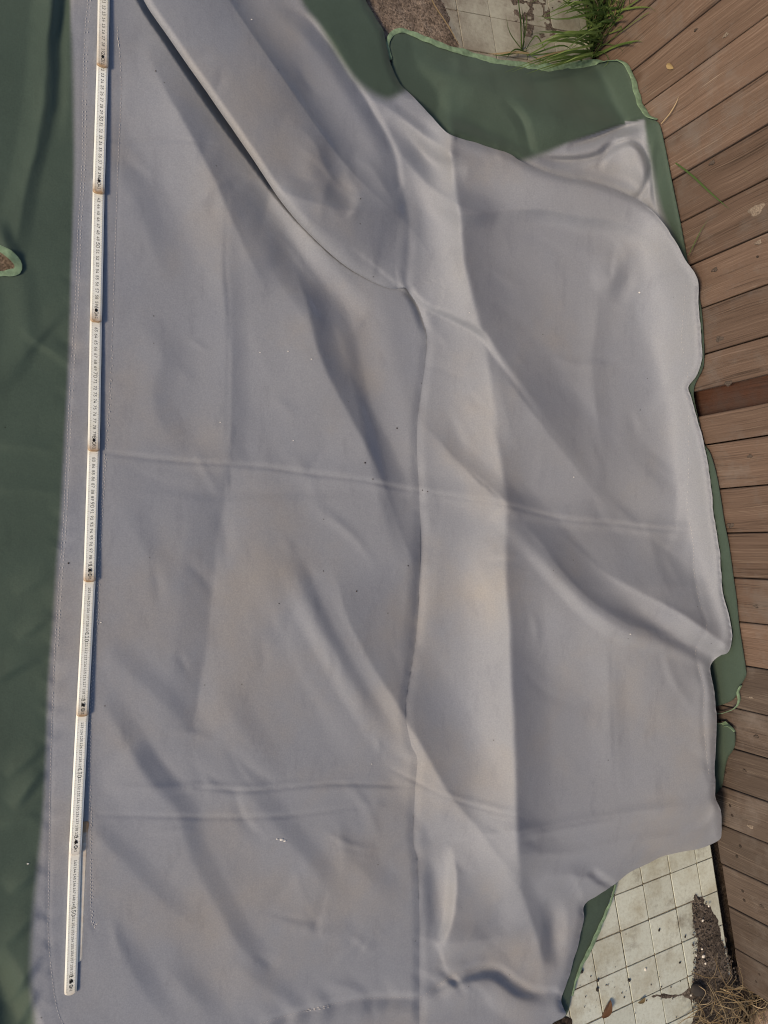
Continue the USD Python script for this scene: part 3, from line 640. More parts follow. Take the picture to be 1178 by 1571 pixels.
# the fold that laps over the sheet on its left: the overlapping rim stands free above it
h_low = h.copy()
def offset(pts, ws):
    C = curve(pts, 2.0); T = np.gradient(C[:, :2], axis=0); T /= np.linalg.norm(T, axis=1, keepdims=True)
    w = np.interp(np.linspace(0, 1, len(C)), np.linspace(0, 1, len(ws)), ws)
    return np.c_[C[:, 0] + T[:, 1] * w, C[:, 1] - T[:, 0] * w, C[:, 2]]
E1R = offset(E1, (5, 7, 9, 10, 11, 12, 11, 8, 3.5, 1, 0.3, 0.1, 0.1))
_sp, _sa = np.zeros_like(GU), np.zeros_like(GU)
for _u, _v, _a in curve(E1R[::6].tolist(), 1.0):
    _r, _q = int(round((_v - V0) / STEP)), int(round((_u - U0) / STEP))
    if 0 <= _r < _sp.shape[0] and 0 <= _q < _sp.shape[1]: _sp[_r, _q] += 1; _sa[_r, _q] += _a
_w = gaussian_filter(_sp, 26); _amp = gaussian_filter(_sa, 26) / np.maximum(_w, 1e-9)
_w0 = np.percentile(_w[_sp > 0], 40)
_i, _t, _c = near(E1R[::6].tolist(), 60); _t = -_t
_rim = np.ones(GU.size)
_f0 = 0.5 * np.clip((_c[:, 0] - 14) / 24, 0, 1); _wd = 13 + 42 * (1 - np.clip((_c[:, 0] - 6) / 34, 0, 1))
_rim[_i] = 1 - np.clip(_c[:, 0] / 4, 0, 1) * (1 - np.where(_t >= -2.0, _f0 + (1 - _f0) * np.sqrt(np.clip(1 - (1 - np.clip(_t / _wd, 0, 1)) ** 2, 0, 1)), 0))
h += _rim.reshape(GU.shape) * _amp * 0.001 * np.minimum(1, 1.25 * _w / (_w + 0.25 * _w0)) * np.minimum(1, _w / (0.25 * _w0))

def smax(a, b, k): return (a + b + np.sqrt((a - b) ** 2 + k * k)) / 2

def sheet_z(hh, base, gap, k):
    return smax(base + hh, wall_z(GU, GV, gap), k)

MAIN = [(-138, -120), (520, -120), (540, -70), (552, -30), (560, 0), (575, 24), (587, 44), (592, 68), (601, 102), (615, 130), (638, 153), (669, 187), (692, 207), (735, 221), (778, 234), (805, 251), (846, 268), (914, 281), (965, 300), (1002, 326), (1029, 358), (1050, 396), (1066, 420), (1071, 440), (1071, 470), (1075, 505), (1077, 530), (1077, 548), (1070, 573), (1057, 592), (1059, 605), (1069, 640), (1077, 672), (1087, 720), (1095, 785), (1104, 851), (1110, 912), (1119, 946), (1123, 978), (1117, 1000), (1104, 1006), (1090, 1024), (1095, 1058), (1099, 1092), (1098, 1130), (1097, 1200), (1099, 1225), (1106, 1246), (1107, 1276), (1100, 1290), (1070, 1303), (1029, 1310), (995, 1324), (968, 1337), (943, 1356), (924, 1369), (897, 1388), (895, 1409), (890, 1436), (883, 1463), (876, 1490), (870, 1507), (861, 1531), (865, 1548), (868, 1558), (846, 1571), (815, 1600), (790, 1655), (-138, 1655)]
HOLE = [(-60, 362), (0, 377), (15, 386), (26, 396), (31, 407), (28, 418), (12, 423), (0, 424), (-60, 430)]

def build_sheet(name, poly, zz, mask, parent, holes=(), edge_curl=0.0, curl_w=14, no_curl=None, label=None):
    if hasattr(poly, 'area'): pol = poly if poly.geom_type == 'Polygon' else max(poly.geoms, key=lambda q: q.area)
    else: pol = Polygon(curve(list(poly) + [poly[0]], 3.0)[:, :2]).buffer(0)
    hr = [Polygon(q if len(q) > 40 else curve(list(q) + [q[0]], 2.0)[:, :2]).buffer(0) for q in holes]
    for q in hr: pol = pol.difference(q)
    inside = shapely.contains_xy(pol, GU, GV)
    cell = inside[:-1, :-1] | inside[1:, :-1] | inside[:-1, 1:] | inside[1:, 1:]
    need = np.zeros_like(inside); need[:-1, :-1] |= cell; need[1:, :-1] |= cell; need[:-1, 1:] |= cell; need[1:, 1:] |= cell
    uu, vv = GU.copy(), GV.copy()
    out = need & ~inside
    line = pol.boundary
    P = shapely.points(GU[out], GV[out])
    q = shapely.line_interpolate_point(line, shapely.line_locate_point(line, P)) if line.geom_type == 'LineString' else shapely.get_point(shapely.shortest_line(line, P), 0)
    uu[out], vv[out] = shapely.get_x(q), shapely.get_y(q)
    if np.any(edge_curl):
        dd, _ = cKDTree(np.vstack([np.array(g_.coords) for g_ in getattr(line, 'geoms', [line])])).query(np.c_[uu.ravel(), vv.ravel()], distance_upper_bound=curl_w)
        k = np.where(np.isfinite(dd), 1 - np.minimum(dd, curl_w) / curl_w, 0).reshape(GU.shape) ** 2.6
        if no_curl is not None: k = k * ~no_curl
        zz = zz - (edge_curl if np.ndim(edge_curl) == 0 else edge_curl) * k
    P3 = at(uu, vv, zz)
    ids = -np.ones(GU.shape, int); ids[need] = np.arange(need.sum())
    a, b, c, d = ids[:-1, :-1][cell], ids[1:, :-1][cell], ids[1:, 1:][cell], ids[:-1, 1:][cell]
    F = np.stack([a, b, c, d], 1)
    me = tm(P3[need], F)
    p = obj(name, me, FABRIC, parent, smooth=True, label=label)
    primvar(p, 'green', mask[need])
    return p, zz

def side_mask(pts, width, side=1):
    """1 on one side of a line, 0 on the other, with a soft edge as wide as given at each point (x, y, width)"""
    C = curve(pts, 2.0)
    d, i = cKDTree(C[:, :2]).query(PTS)
    T = np.gradient(C[:, :2], axis=0); q = PTS - C[i, :2]
    s = np.sign(T[i, 0] * q[:, 1] - T[i, 1] * q[:, 0]) * side
    w = C[i, 2] * 0.55 if C.shape[1] > 2 else width
    return sm(d * s / w * 0.5 + 0.5).reshape(GU.shape)

wob = (meshkit.fbm(np.stack([GU / 38, GV / 38, np.zeros_like(GU)], -1), 3, 21) - 0.5)
green = side_mask([(108, -140, 6), (108, 0, 6), (112, 100, 12), (114, 240, 10), (112, 340, 8), (109, 430, 8), (105, 560, 8), (98, 700, 9), (93, 800, 10), (87, 870, 10), (81, 960, 9), (74, 1050, 9), (71, 1150, 10), (66, 1250, 11), (58, 1330, 13), (50, 1420, 15), (48, 1500, 16), (54, 1571, 16), (60, 1680, 16)], 10, 1)
green_top = side_mask([(430, -140, 10), (458, -10, 12), (490, 40, 14), (520, 90, 16), (552, 130, 18), (590, 152, 18), (618, 142, 14), (640, 130, 10)], 14, -1)
green_top = np.where((GU > 400) & (GU < 660) & (GV < 190), green_top, 0)
mask_main = np.clip(np.maximum(green, green_top), 0, 1)
# the olive wash where the border of the cover shows at the right-hand edge
edge_r = side_mask([(1079, 505, 4), (1080, 540, 5), (1073, 570, 6), (1060, 592, 5)], 5, -1)
mask_main = np.maximum(mask_main, np.where((GU > 1060) & (GV > 500) & (GV < 600), edge_r, 0) * 0.8)

cover = thing('fabric_cover', 'large crumpled grey fabric cover with dark green border lying on paving', 'cover')
Zmain = sheet_z(h, 0.022, 0.014 + 0.030 * sm((500 - GV) / 140), 0.030)
# pinch the notch on the right edge
left_free = (GU < 60) | (GV < -60) | (GV > 1600) | ((GU < 540) & (GV < 460)) | ((GU < 700) & (GV > 150))
_rm = curve(MAIN + [MAIN[0]], 3.0)[:, :2]
_k = np.arange(len(_rm)) * 3.0
_rm = _rm + np.stack([meshkit.fbm(np.c_[_k / 22, np.full(len(_k), q), 0 * _k], 3, q) - 0.5 for q in (71, 72)], 1) * 3.0
ring_main = Polygon(_rm).buffer(0)
seam_low = curve([p for p in SEAM if p[1] > 436] + [(643, 1690)], 3.0)
right_half = Polygon(np.vstack([E1R[:, :2], seam_low[1:], [(1400, 1690), (1400, -300), (186, -300)]])).buffer(0)
under_edge = offset(E1, (60, 60, 60, 60, 60, 60, 50, 40, 30, 20, 12, 6, 4))
left_half = Polygon(np.vstack([under_edge[:, :2], seam_low[1:] + [4, 0], [(-400, 1690), (-400, -300), (190, -300)]])).buffer(0)
_d, _k = cKDTree(curve(E1, 2.0)[:, :2]).query(PTS, distance_upper_bound=120)
_d = np.where(np.isfinite(_d), _d, 120).reshape(GU.shape)
_on_right = shapely.contains_xy(right_half, GU, GV)
_past_fold = shapely.contains_xy(Polygon(np.vstack([curve(E1, 2.0)[:, :2], [(1400, 441), (1400, -300), (186, -300)]])).buffer(0), GU, GV)
_amp_d, _ak = cKDTree(curve(E1, 2.0)[:, :2]).query(PTS); _amp1 = curve(E1, 2.0)[_ak, 2].reshape(GU.shape)
_ds = np.minimum(4, cKDTree(seam_low).query(PTS)[0]).reshape(GU.shape)
Zleft = sheet_z(h_low, 0.022, 0.014, 0.030) - np.where(_past_fold, np.minimum(0.030, _d * 0.0017) * np.clip(_amp1 / 30, 0, 1) + 0.0004, np.where(_on_right, 0.0003 + 0.0003 * _ds, 0))
Zright = Zmain
build_sheet('left_panel', ring_main.intersection(left_half), Zleft, mask_main, cover, holes=[HOLE])
_, Zright = build_sheet('right_panel', ring_main.intersection(right_half), Zright, mask_main, cover, edge_curl=np.where((GV > 440), 0.010, 0.007), curl_w=14, no_curl=left_free)
Zright_full = Zright
Zmain = np.where(_on_right, Zright, Zleft)

def surf(u, v, lift=0.0):
    one = np.ndim(u) == 0 and np.ndim(v) == 0
    u, v = np.broadcast_arrays(np.atleast_1d(np.asarray(u, float)), np.atleast_1d(np.asarray(v, float)))
    zz = map_coordinates(Zmain, [(v - V0) / STEP, (u - U0) / STEP], order=1)
    p = at(u, v, zz + lift)
    return p[0] if one else p

# corner flap at the top right, lying lower than the main sheet
FLAP = [(600, 92), (594, 70), (598, 56), (612, 46), (640, 54), (690, 72), (760, 92), (835, 103), (905, 96), (950, 92), (962, 104), (974, 136), (984, 164), (1003, 183), (1012, 192), (1020, 225), (1030, 275), (1044, 343), (1056, 405), (1066, 440), (1040, 470), (960, 370), (840, 330), (720, 290), (640, 230), (606, 150)]
hf = np.zeros_like(GU)
ridge(hf, [(600, 70, 0), (640, 108, 8), (710, 112, 11), (770, 106, 8), (820, 110, 0)], 50, 30, 1.2)
ridge(hf, [(790, 110, 0), (800, 160, 5), (830, 200, 0)], 26, 30, 0)
ridge(hf, [(770, 160, 0), (800, 205, -8), (850, 226, -18), (900, 213, -28), (950, 198, -26), (985, 188, -10)], 14, 70, 1.1)
ridge(hf, [(830, 240, 0), (880, 246, -8), (920, 238, -12), (938, 218, -9), (950, 205, 0)], 14, 12, 0)
ridge(hf, [(925, 245, 0), (940, 226, 12), (965, 220, 15), (988, 236, 16), (992, 270, 15), (975, 300, 12), (960, 315, 0)], 44, 11, 1.1)
ridge(hf, [(950, 245, 8), (955, 270, 10), (945, 300, 8)], 40, 40, 0)
ridge(hf, [(1000, 200, 0), (1003, 250, 8), (998, 300, 6), (1010, 340, 0)], 16, 20, 1.2)
ridge(hf, [(1005, 290, 0), (995, 310, -6), (1010, 335, 0)], 10, 10, 0)
ridge(hf, [(840, 110, 0), (860, 150, 5), (850, 200, 0)], 40, 30, 0)
ridge(hf, [(700, 75, 0), (705, 95, 4), (700, 120, 0)], 12, 12, 0)
ridge(hf, [(880, 100, 0), (915, 130, 5), (960, 160, 4), (985, 180, 0)], 30, 30, 0)
hf += 0.014 * np.exp(-((GU - 957) ** 2 + (GV - 272) ** 2) / 34.0 ** 2)
ridge(hf, [(915, 262, 0), (926, 240, -7), (946, 221, -10), (970, 214, -9), (990, 228, -8), (999, 262, -6), (990, 300, 0)], 9, 12, 1.1, warp=False)
hf += 0.062 * sm((GV - 92) / 120) * sm((GU - 610) / 80) + 0.035 * sm((GU - 810) / 130) * sm((GV - 150) / 60)
hf += 0.006 * fb(7, 2, 31) + 0.0035 * fb(24, 3, 33)
hf = gaussian_filter(hf, 0.9)
Zf = sheet_z(hf, 0.014, 0.008, 0.014)
_dm = shapely.distance(ring_main, shapely.points(GU, GV))
_lim = Zright - 0.032 + 0.0006 * _dm
Zf = np.maximum(np.maximum((Zf + _lim - np.sqrt((Zf - _lim) ** 2 + 0.010 ** 2)) / 2, 0.008), wall_z(GU, GV, 0.004))
Zf = gaussian_filter(Zf, 1.2)
# the bunched grey corner: creases round the bulge, the shadowed fold under the green
hd = np.zeros_like(GU)
ridge(hd, [(826, 243, 0), (850, 246, -8), (890, 245, -9), (918, 238, -11), (934, 222, -10), (950, 205, -6), (968, 194, 0)], 12, 9, 1.2, warp=False)
ridge(hd, [(915, 262, 0), (926, 240, -7), (946, 222, -12), (970, 217, -12), (988, 230, -10), (996, 258, -8), (988, 292, -8), (970, 312, 0)], 11, 9, 1.2, warp=False)
ridge(hd, [(880, 222, -6), (915, 210, -16), (950, 197, -16), (985, 187, -6)], 16, 8, 1.1, warp=False)
ridge(hd, [(1004, 205, 0), (1001, 250, -6), (1004, 300, -6), (1016, 345, 0)], 8, 8, 1.2, warp=False)
ridge(hd, [(770, 150, 0), (800, 185, -6), (812, 225, -4), (815, 245, 0)], 16, 14, 1.1, warp=False)
Zf = np.maximum(Zf + hd, wall_z(GU, GV, 0.0015))
gm = side_mask([(560, 245, 14), (680, 266, 14), (740, 264, 14), (790, 250, 14), (830, 238, 14), (870, 220, 8), (912, 206, 5), (950, 193, 4), (988, 183, 3), (996, 186, 3)], 14, -1)
gr = side_mask([(988, 178, 6), (992, 215, 9), (1000, 262, 14), (1013, 320, 14), (1040, 390, 14), (1060, 460, 14)], 12, -1)
flap_path, Zf = build_sheet('corner_flap', FLAP, Zf, np.clip(np.where(GV < 186, np.maximum(gm, gr), np.maximum(gm * (GU < 960), gr)), 0, 1), cover, edge_curl=0.004, curl_w=8, label='dark green corner of the cover edged with pale green tape')

def zat(Z, u, v): return map_coordinates(Z, [(np.asarray(v, float) - V0) / STEP, (np.asarray(u, float) - U0) / STEP], order=1, mode='nearest')
def tape(name, pts, Z, lift, w, th, label=None, zs=None):
    """binding tape along an edge given in pixels"""
    C = curve(pts, 4.0)
    zz = (zat(Z, C[:, 0], C[:, 1]) if zs is None else np.interp(np.arange(len(C)), np.linspace(0, len(C) - 1, len(zs)), zs)) + lift
    P = at(C[:, 0], C[:, 1], zz)
    wv = np.asarray(w) if np.ndim(w) else np.full(2, w)
    wv = np.interp(np.linspace(0, 1, len(C)), np.linspace(0, 1, len(wv)), wv)
    wv = 1.12 * wv * (1 + 0.5 * (meshkit.noise(np.c_[np.arange(len(C)) / 3.0, np.zeros(len(C)), np.zeros(len(C))], 5) - 0.5))
    P[:, 2] += 0.003 * (meshkit.noise(np.c_[np.arange(len(C)) / 2.6, np.ones(len(C)), np.zeros(len(C))], 8) - 0.5)
    return obj(name, sweep(P, wv, th * 0.5), BINDING, cover, smooth=50, label=label)
tape('edge_binding', [(599, 92), (594, 72), (597, 58), (604, 50), (613, 47), (626, 49), (642, 56), (662, 64), (692, 75), (722, 83), (760, 94), (800, 100), (835, 104), (870, 102), (905, 97), (935, 93), (952, 94)], Zf, 0.003, (0.007, 0.009, 0.012, 0.014, 0.011), 0.004)
tape('edge_binding', [(948, 93), (958, 98), (964, 108), (972, 126), (977, 144), (982, 160), (990, 174), (997, 180), (1005, 183)], Zf, 0.004, (0.011, 0.012, 0.014, 0.009), 0.006)
# tape round the opening in the green border on the left
tape('edge_binding', [(-60, 364), (-20, 374), (0, 381), (13, 389), (23, 398), (28, 407), (26, 416), (12, 419), (0, 420), (-60, 426)], Zmain, 0.002, (0.010, 0.010, 0.008, 0.009), 0.004, label='pale green tape round the opening in the border')

# lower layer of the border peeping out on the right and at the bottom
Zu = sheet_z(0.004 * fb(9, 3, 41), 0.010, 0.008, 0.02)
UND = [(1050, 420), (1072, 455), (1079, 512), (1080, 550), (1077, 568), (1064, 600), (1073, 650), (1080, 680), (1090, 697), (1099, 728), (1106, 767), (1111, 800), (1118, 835), (1125, 885), (1130, 920), (1134, 960), (1139, 993), (1144, 1026), (1144, 1038), (1134, 1055), (1126, 1072), (1105, 1082), (1088, 1083), (1060, 1070), (1050, 900), (1020, 640)]
ones = np.ones_like(GU)
hu2 = 0.012 * np.exp(-((GU - 1108) / 9.0) ** 2 - ((GV - 1035) / 40.0) ** 2)
Zu1 = sheet_z(0.004 * fb(9, 3, 41) - 0.7 * hu2, 0.010, 0.004, 0.02)
build_sheet('border_underlay', UND, Zu1, ones, cover, label='dark green border showing beside the planks')
UND2 = [(1070, 1115), (1100, 1112), (1116, 1111), (1126, 1122), (1128, 1132), (1126, 1148), (1117, 1162), (1112, 1180), (1109, 1200), (1104, 1212), (1080, 1230), (1060, 1180)]
build_sheet('border_underlay', UND2, sheet_z(0.003 * fb(20, 2, 43), 0.012, 0.005, 0.02), ones, cover, label='green pleat of the border by the planks')
UND3 = [(960, 1330), (944, 1356), (930, 1395), (911, 1440), (888, 1487), (877, 1525), (866, 1560), (830, 1560), (840, 1450), (880, 1380)]
Zu3 = sheet_z(0.003 * fb(20, 2, 47), 0.006, 0.008, 0.015)
build_sheet('border_underlay', UND3, Zu3, ones, cover, label='green border showing over the pale tiles')
tape('edge_binding', [(944, 1357), (933, 1392), (913, 1438), (900, 1466), (889, 1488), (878, 1528)], Zu3, 0.0025, (0.004, 0.0075, 0.008, 0.004), 0.003)
tape('edge_binding', [(1136, 1052), (1131, 1062), (1133, 1072), (1130, 1082), (1120, 1090), (1108, 1094), (1092, 1095)], Zu1, 0.006, (0.006, 0.008, 0.005, 0.004), 0.004)
tape('edge_binding', [(1092, 1110), (1106, 1110), (1118, 1114), (1126, 1122)], Zu1, 0.008, (0.016, 0.014, 0.005), 0.004)

# stitching
def stitches(pts, name='seam_stitching', dash=3.6, gap=1.9, w=0.0011, lift=0.0006, jit=0.5, skip=0.06, wid=None, Z=None):
    C = curve(pts, 0.6)[:, :2]
    L = np.r_[0, np.cumsum(np.linalg.norm(np.diff(C, axis=0), axis=1))]
    V, F, s = [], [], 0.0
    while s < L[-1] - dash:
        if rng.random() > skip:
            a = [np.interp(s, L, C[:, k]) for k in (0, 1)]; b = [np.interp(s + dash, L, C[:, k]) for k in (0, 1)]
            j = (rng.random(2) - 0.5) * jit
            A, B = (surf(a[0] + j[0], a[1], lift), surf(b[0] + j[1], b[1], lift))
            T = B - A; T /= np.linalg.norm(T); Sd = np.cross(T, [0, 0, 1]) * w * 0.5; Up = np.array([0, 0, w * 0.6])
            Mm = (A + B) / 2
            n = len(V); V += [A - Up, Mm - Sd, Mm + Up, Mm + Sd, B - Up]
            F += [[n, n + 1, n + 2], [n, n + 2, n + 3], [n + 4, n + 2, n + 1], [n + 4, n + 3, n + 2]]
        s += dash + gap * (0.7 + 0.6 * rng.random())
    return obj(name, tm(V, F), THREAD, cover, kind='stuff')
stitches(LHEM); stitches([(a + 4.5, b) for a, b in LHEM[:12]], skip=0.25)
stitches(LHEM2, skip=0.1); stitches([(a + 2.5, b) for a, b in LHEM2[4:]], skip=0.45)
stitches(RHEM, skip=0.3, w=0.0006)
stitches(BOTTOM, w=0.0006, skip=0.15)
stitches([(470, 1549), (490, 1545), (508, 1541)], dash=7, gap=0.6, w=0.0022, jit=7, skip=0)
stitches([(468, 1551), (490, 1548), (510, 1543)], dash=6, gap=0.4, w=0.0018, jit=5, skip=0)
stitches([(150, 1415), (144, 1424), (141, 1428)], dash=6, gap=0.3, w=0.001, jit=4, skip=0)
stitches([(181, 55), (183, 72), (184, 82)], dash=9, gap=0.3, w=0.0012, jit=2, skip=0)

# bits of lint caught on the cloth
lint = []
for u, v, r in ((399, 541, 1.0), (432, 1288, 2.2), (437, 1290, 1.6), (425, 1287, 1.2), (478, 551, 1.0), (981, 449, 1.8), (442, 539, 1.0), (570, 1172, 0.8), (967, 973, 1.2), (338, 648, 0.9), (155, 955, 1.0), (880, 732, 1.0), (386, 30, 1.0), (450, 676, 0.9), (43, 1325, 1.1), (720, 480, 0.8)):
    s_ = trimesh.creation.icosphere(1, 0.0011 * r); s_.vertices *= [1.4, 0.8, 0.6]; s_.apply_translation(surf(u, v, 0.0005)); lint.append(s_)
obj('lint', cat_mesh(lint), LINT, cover, label='white flecks of lint on the grey cloth', kind='stuff')
dark = []
for u, v, r in ((105, 864, 1.2), (609, 657, 1.3), (560, 710, 1.4), (572, 735, 1.1), (626, 868, 1.1), (547, 907, 1.2), (239, 109, 1.0), (496, 876, 0.9), (553, 305, 1.0), (982, 629, 0.9), (648, 752, 1.0), (656, 754, 1.0), (428, 926, 0.8)):
    s_ = trimesh.creation.icosphere(1, 0.0011 * r); s_.vertices *= [1, 1, 0.6]; s_.apply_translation(surf(u, v, 0.0004)); dark.append(s_)
obj('dirt_crumb', cat_mesh(dark), NAIL, cover, label='dark crumbs scattered on the grey cloth', kind='stuff')

# ------------------------------------------------------------------ folding rule
RULE_WHITE = M('rule_paint', {
    'g': ('geometry', {}), 'n': ('noise_texture', {'scale': 30, 'detail': 6, 'roughness': 0.7}), 'a': ('attribute', {'attribute': 'wear'}),
    'r': ('rgb_ramp', {'ramp': [(0.3, (0.80, 0.85, 0.80)), (0.5, (0.85, 0.92, 0.93)), (0.75, (0.87, 0.94, 0.95))]}),
    'n2': ('noise_texture', {'scale': 90, 'detail': 5, 'roughness': 0.7}), 'm': ('math', {'math_type': 'multiply'}), 'm3': ('math', {'math_type': 'multiply_add', 'value2': 2.0, 'value3': 0.15}),
    'mx': ('mix', {'color2': (0.36, 0.25, 0.15)}), 'oi': ('object_info', {}), 'tn': ('math', {'math_type': 'multiply_add', 'value2': 0.12, 'value3': 0.92}), 'hv': ('hsv', {}),
    'p': ('principled_bsdf', {'roughness': 0.45, 'specular_ior_level': 0.4})},
    [('g.position', 'n.vector'), ('n.fac', 'r.fac'), ('g.position', 'n2.vector'), ('n2.fac', 'm3.value1'), ('m3.value', 'm.value1'), ('a.fac', 'm.value2'), ('m.value', 'mx.fac'), ('oi.random', 'tn.value1'), ('tn.value', 'hv.value'), ('r.color', 'hv.color'), ('hv.color', 'mx.color1'), ('mx.color', 'p.base_color')])
PRINT = simple('rule_print', (0.05, 0.055, 0.05), 0.6, 0.1)
PRINT_FAINT = simple('rule_tick_print', (0.33, 0.34, 0.30), 0.6, 0.1)
RIVET = simple('rivet_black', (0.008, 0.008, 0.008), 0.5, 0.1)
ruler = thing('folding_ruler', 'long white folding ruler with black numbers laid out straight on the grey cloth', 'ruler')
RW, RT = 0.0172, 0.0032
ends = [(161.0, -110)] + RULE[1:]           # lower end of each leg
rivets = [(158, 89), (151.2, 279), (146.2, 477), (143.8, 676), (137.6, 875), (126.8, 1081), (117, 1291), (108.5, 1504)]
ZR = 0.0355
gz = max(float(surf(np.interp(v, [-110, 1525], [162, 108]), v)[2]) for v in range(-100, 1530, 10))
def leg_mesh(A, B, w=RW, th=RT, round_end=True):
    """one leg from A to B (points under its middle line): chamfered long edges, rounded lower end"""
    T = B - A; L = np.linalg.norm(T); T /= L
    Sd = np.cross(T, [0, 0, 1.0]); Sd /= np.linalg.norm(Sd); Up = np.cross(Sd, T)     # Sd points to the picture's left when T runs down
    st = [(-0.002, 0.80), (0.0, 0.97), (0.002, 1.0)] + [(f * L, 1.0) for f in np.linspace(0.04, 0.90, 24)] + [(L - 0.016, 1.0), (L - 0.006, 1.0), (L - 0.003, 0.97), (L - 0.0012, 0.80), (L, 0.45)]
    ch = 0.0026
    V = []
    for s, k in st:
        a = w / 2 * k; b = max(a - ch, 0.0008)
        arc = 0.0
        for x_, z_ in ((-a, 0), (-a, th * 0.62), (-b, th), (b, th), (a, th * 0.62), (a, 0)):
            V.append(A + T * s + Sd * x_ + Up * z_)
    n = 6; F = []
    for i in range(len(st) - 1):
        for j in range(n):
            a, b = i * n + j, i * n + (j + 1) % n
            F += [[a, b, b + n], [a, b + n, a + n]]
    F += [[0, j + 1, j] for j in range(1, n - 1)]
    o = (len(st) - 1) * n; F += [[o, o + j, o + j + 1] for j in range(1, n - 1)]
    me = tm(V, F); me.fix_normals()
    return me, T, -Sd, Up, L            # the third points to the picture's right

def flat_bar(c, T, R, Up, along, across):
    """a printed stroke, 0.15 mm proud"""
    a, b = T * along / 2, R * across / 2
    return np.array([c - a - b, c - a + b, c + a + b, c + a - b])
cm_px = []            # centimetre -> pixel, from the legs themselves
for k in range(len(ends) - 1):
    (u0, v0), (u1, v1) = ends[k], ends[k + 1]
    up_ext = 22 if k else 0                # each leg starts a little under the one before
    du = (u1 - u0) / (v1 - v0)
    A = at(u0 - du * up_ext, v0 - up_ext, gz + 0.0006); B = at(u1, v1, gz + 0.0006 + RT + 0.0003)
    if k == len(ends) - 2: B = at(u1, v1, gz + 0.0012)
    me, T, Rr, Up, L = leg_mesh(A, B)
    leg = obj('leg', me, RULE_WHITE, ruler, smooth=25)
    sd = (me.vertices - A) @ T
    wear = np.exp(-np.maximum(L - sd, 0) / 0.012) * (0.75 if k < 6 else 0.35) + np.exp(-((sd - 0.018) / 0.010) ** 2) * 0.15
    if k == 0: wear = np.maximum(wear, 0.5 * np.exp(-np.maximum(L - sd, 0) / 0.06))
    mp = stage.GetPrimAtPath(leg)
    # smoothing split vertices: wear is looked up again for the written points
    pw = np.array(UsdGeom.Mesh(mp).GetPointsAttr().Get()); sdw = (pw - A) @ T
    ww = np.exp(-np.maximum(L - sdw, 0) / 0.011) * (0.95 if k < 6 else 0.4) + np.exp(-((sdw - 0.020) / 0.008) ** 2) * 0.2
    if k == 0: ww = np.maximum(ww, 0.55 * np.exp(-np.maximum(L - sdw, 0) / 0.07))
    primvar(leg, 'wear', np.clip(ww, 0, 1))
    # rivet
    ru, rv = rivets[k]
    tR = (rv - v0 + up_ext) / (v1 - v0 + up_ext)
    rp = A + T * (tR * L) + Up * RT
    cyl = trimesh.creation.cylinder(0.0022, 0.0010, sections=14)
    mt = np.eye(4); mt[:3, 0], mt[:3, 1], mt[:3, 2], mt[:3, 3] = T, np.cross(Up, T), Up, rp
    cyl.apply_transform(mt); obj('rivet', cyl, RIVET, leg)
    # print: numbers 0.15 mm proud, ticks on both edges
    c_end = 22 + 20 * k                                   # centimetre at the rivet of this leg is 20 + 20 k
    fine, bold, vt = [], [], []
    cm_at = lambda c: (tR * L) + (c - (20 + 20 * k)) * 0.01 * (L * (rv - rivets[k - 1][1]) / (v1 - v0 + up_ext) / 0.2 / L if k else 0.985)
    scale = 1.0 if k == 0 else (L / (v1 - v0 + up_ext) * (rv - rivets[k - 1][1])) / 0.20
    pos = lambda c: A + T * (tR * L + (c - (20 + 20 * k)) * 0.01 * scale) + Up * (RT + 0.00012)
    lo = 2 + 20 * k if k else 2
    quads = []
    for mm in range(lo * 10, (20 + 20 * k) * 10 + 16):
        c = mm / 10.0
        s_here = tR * L + (c - (20 + 20 * k)) * 0.01 * scale
        if s_here < (0.024 if k else 0.0) or s_here > L - 0.004: continue
        ln = 0.0028 if mm % 10 == 0 else (0.0021 if mm % 5 == 0 else 0.0014)
        wd = 0.00034 if mm % 10 == 0 else 0.00022
        quads.append(flat_bar(pos(c) - Rr * (0.0062 - ln / 2), T, Rr, Up, wd, ln))
        quads.append(flat_bar(pos(c) + Rr * (0.0062 - ln / 2), T, Rr, Up, wd, ln))
    for c in range(lo, 20 + 20 * k + 2):
        s_here = tR * L + (c - (20 + 20 * k)) * 0.01 * scale
        if s_here < (0.026 if k else 0.0) or s_here > L - 0.006: continue
        big = c % 10 == 0
        tx = meshkit.text_mesh(str(c), 0.0054 if big else (0.0042 if c < 100 else 0.0034), 0.0001, bold=False)
        v = tx.vertices - [tx.bounds[:, 0].mean(), tx.bounds[:, 1].mean(), 0]
        if big and abs(c - (20 + 20 * k)) < 1:            # the rivet goes through the tens: print it in two halves round it
            v = v * [1.15, 1, 1]; v[:, 0] += np.where(v[:, 0] > 0, 0.0016, -0.0016)
        # text runs along T, its top towards the right
        Wv = pos(c) + v[:, :1] * T + v[:, 1:2] * Rr + Rr * 0.0004 + v[:, 2:] * Up
        (bold if big else fine).append(tm(Wv, tx.faces))
    if quads:
        Q = np.array(quads); n = len(Q)
        obj('scale_ticks', tm(Q.reshape(-1, 3), np.arange(n * 4).reshape(n, 4)), PRINT_FAINT, leg)
    if fine or bold: obj('numbers', cat_mesh(fine + bold), PRINT, leg)
# folded-away leg that peeps out under the last ones
A, B = at(127, 1262, gz - 0.0022), at(117.5, 1475, gz - 0.0024)
me, T, Rr, Up, L = leg_mesh(A, B)
pl = obj('leg', me, RULE_WHITE, ruler, smooth=25, label='folded leg peeping out under the end of the ruler')
pw = np.array(UsdGeom.Mesh(stage.GetPrimAtPath(pl)).GetPointsAttr().Get()); primvar(pl, 'wear', np.clip(0.35 + np.exp(-((pw - A) @ T) / 0.02), 0, 1))

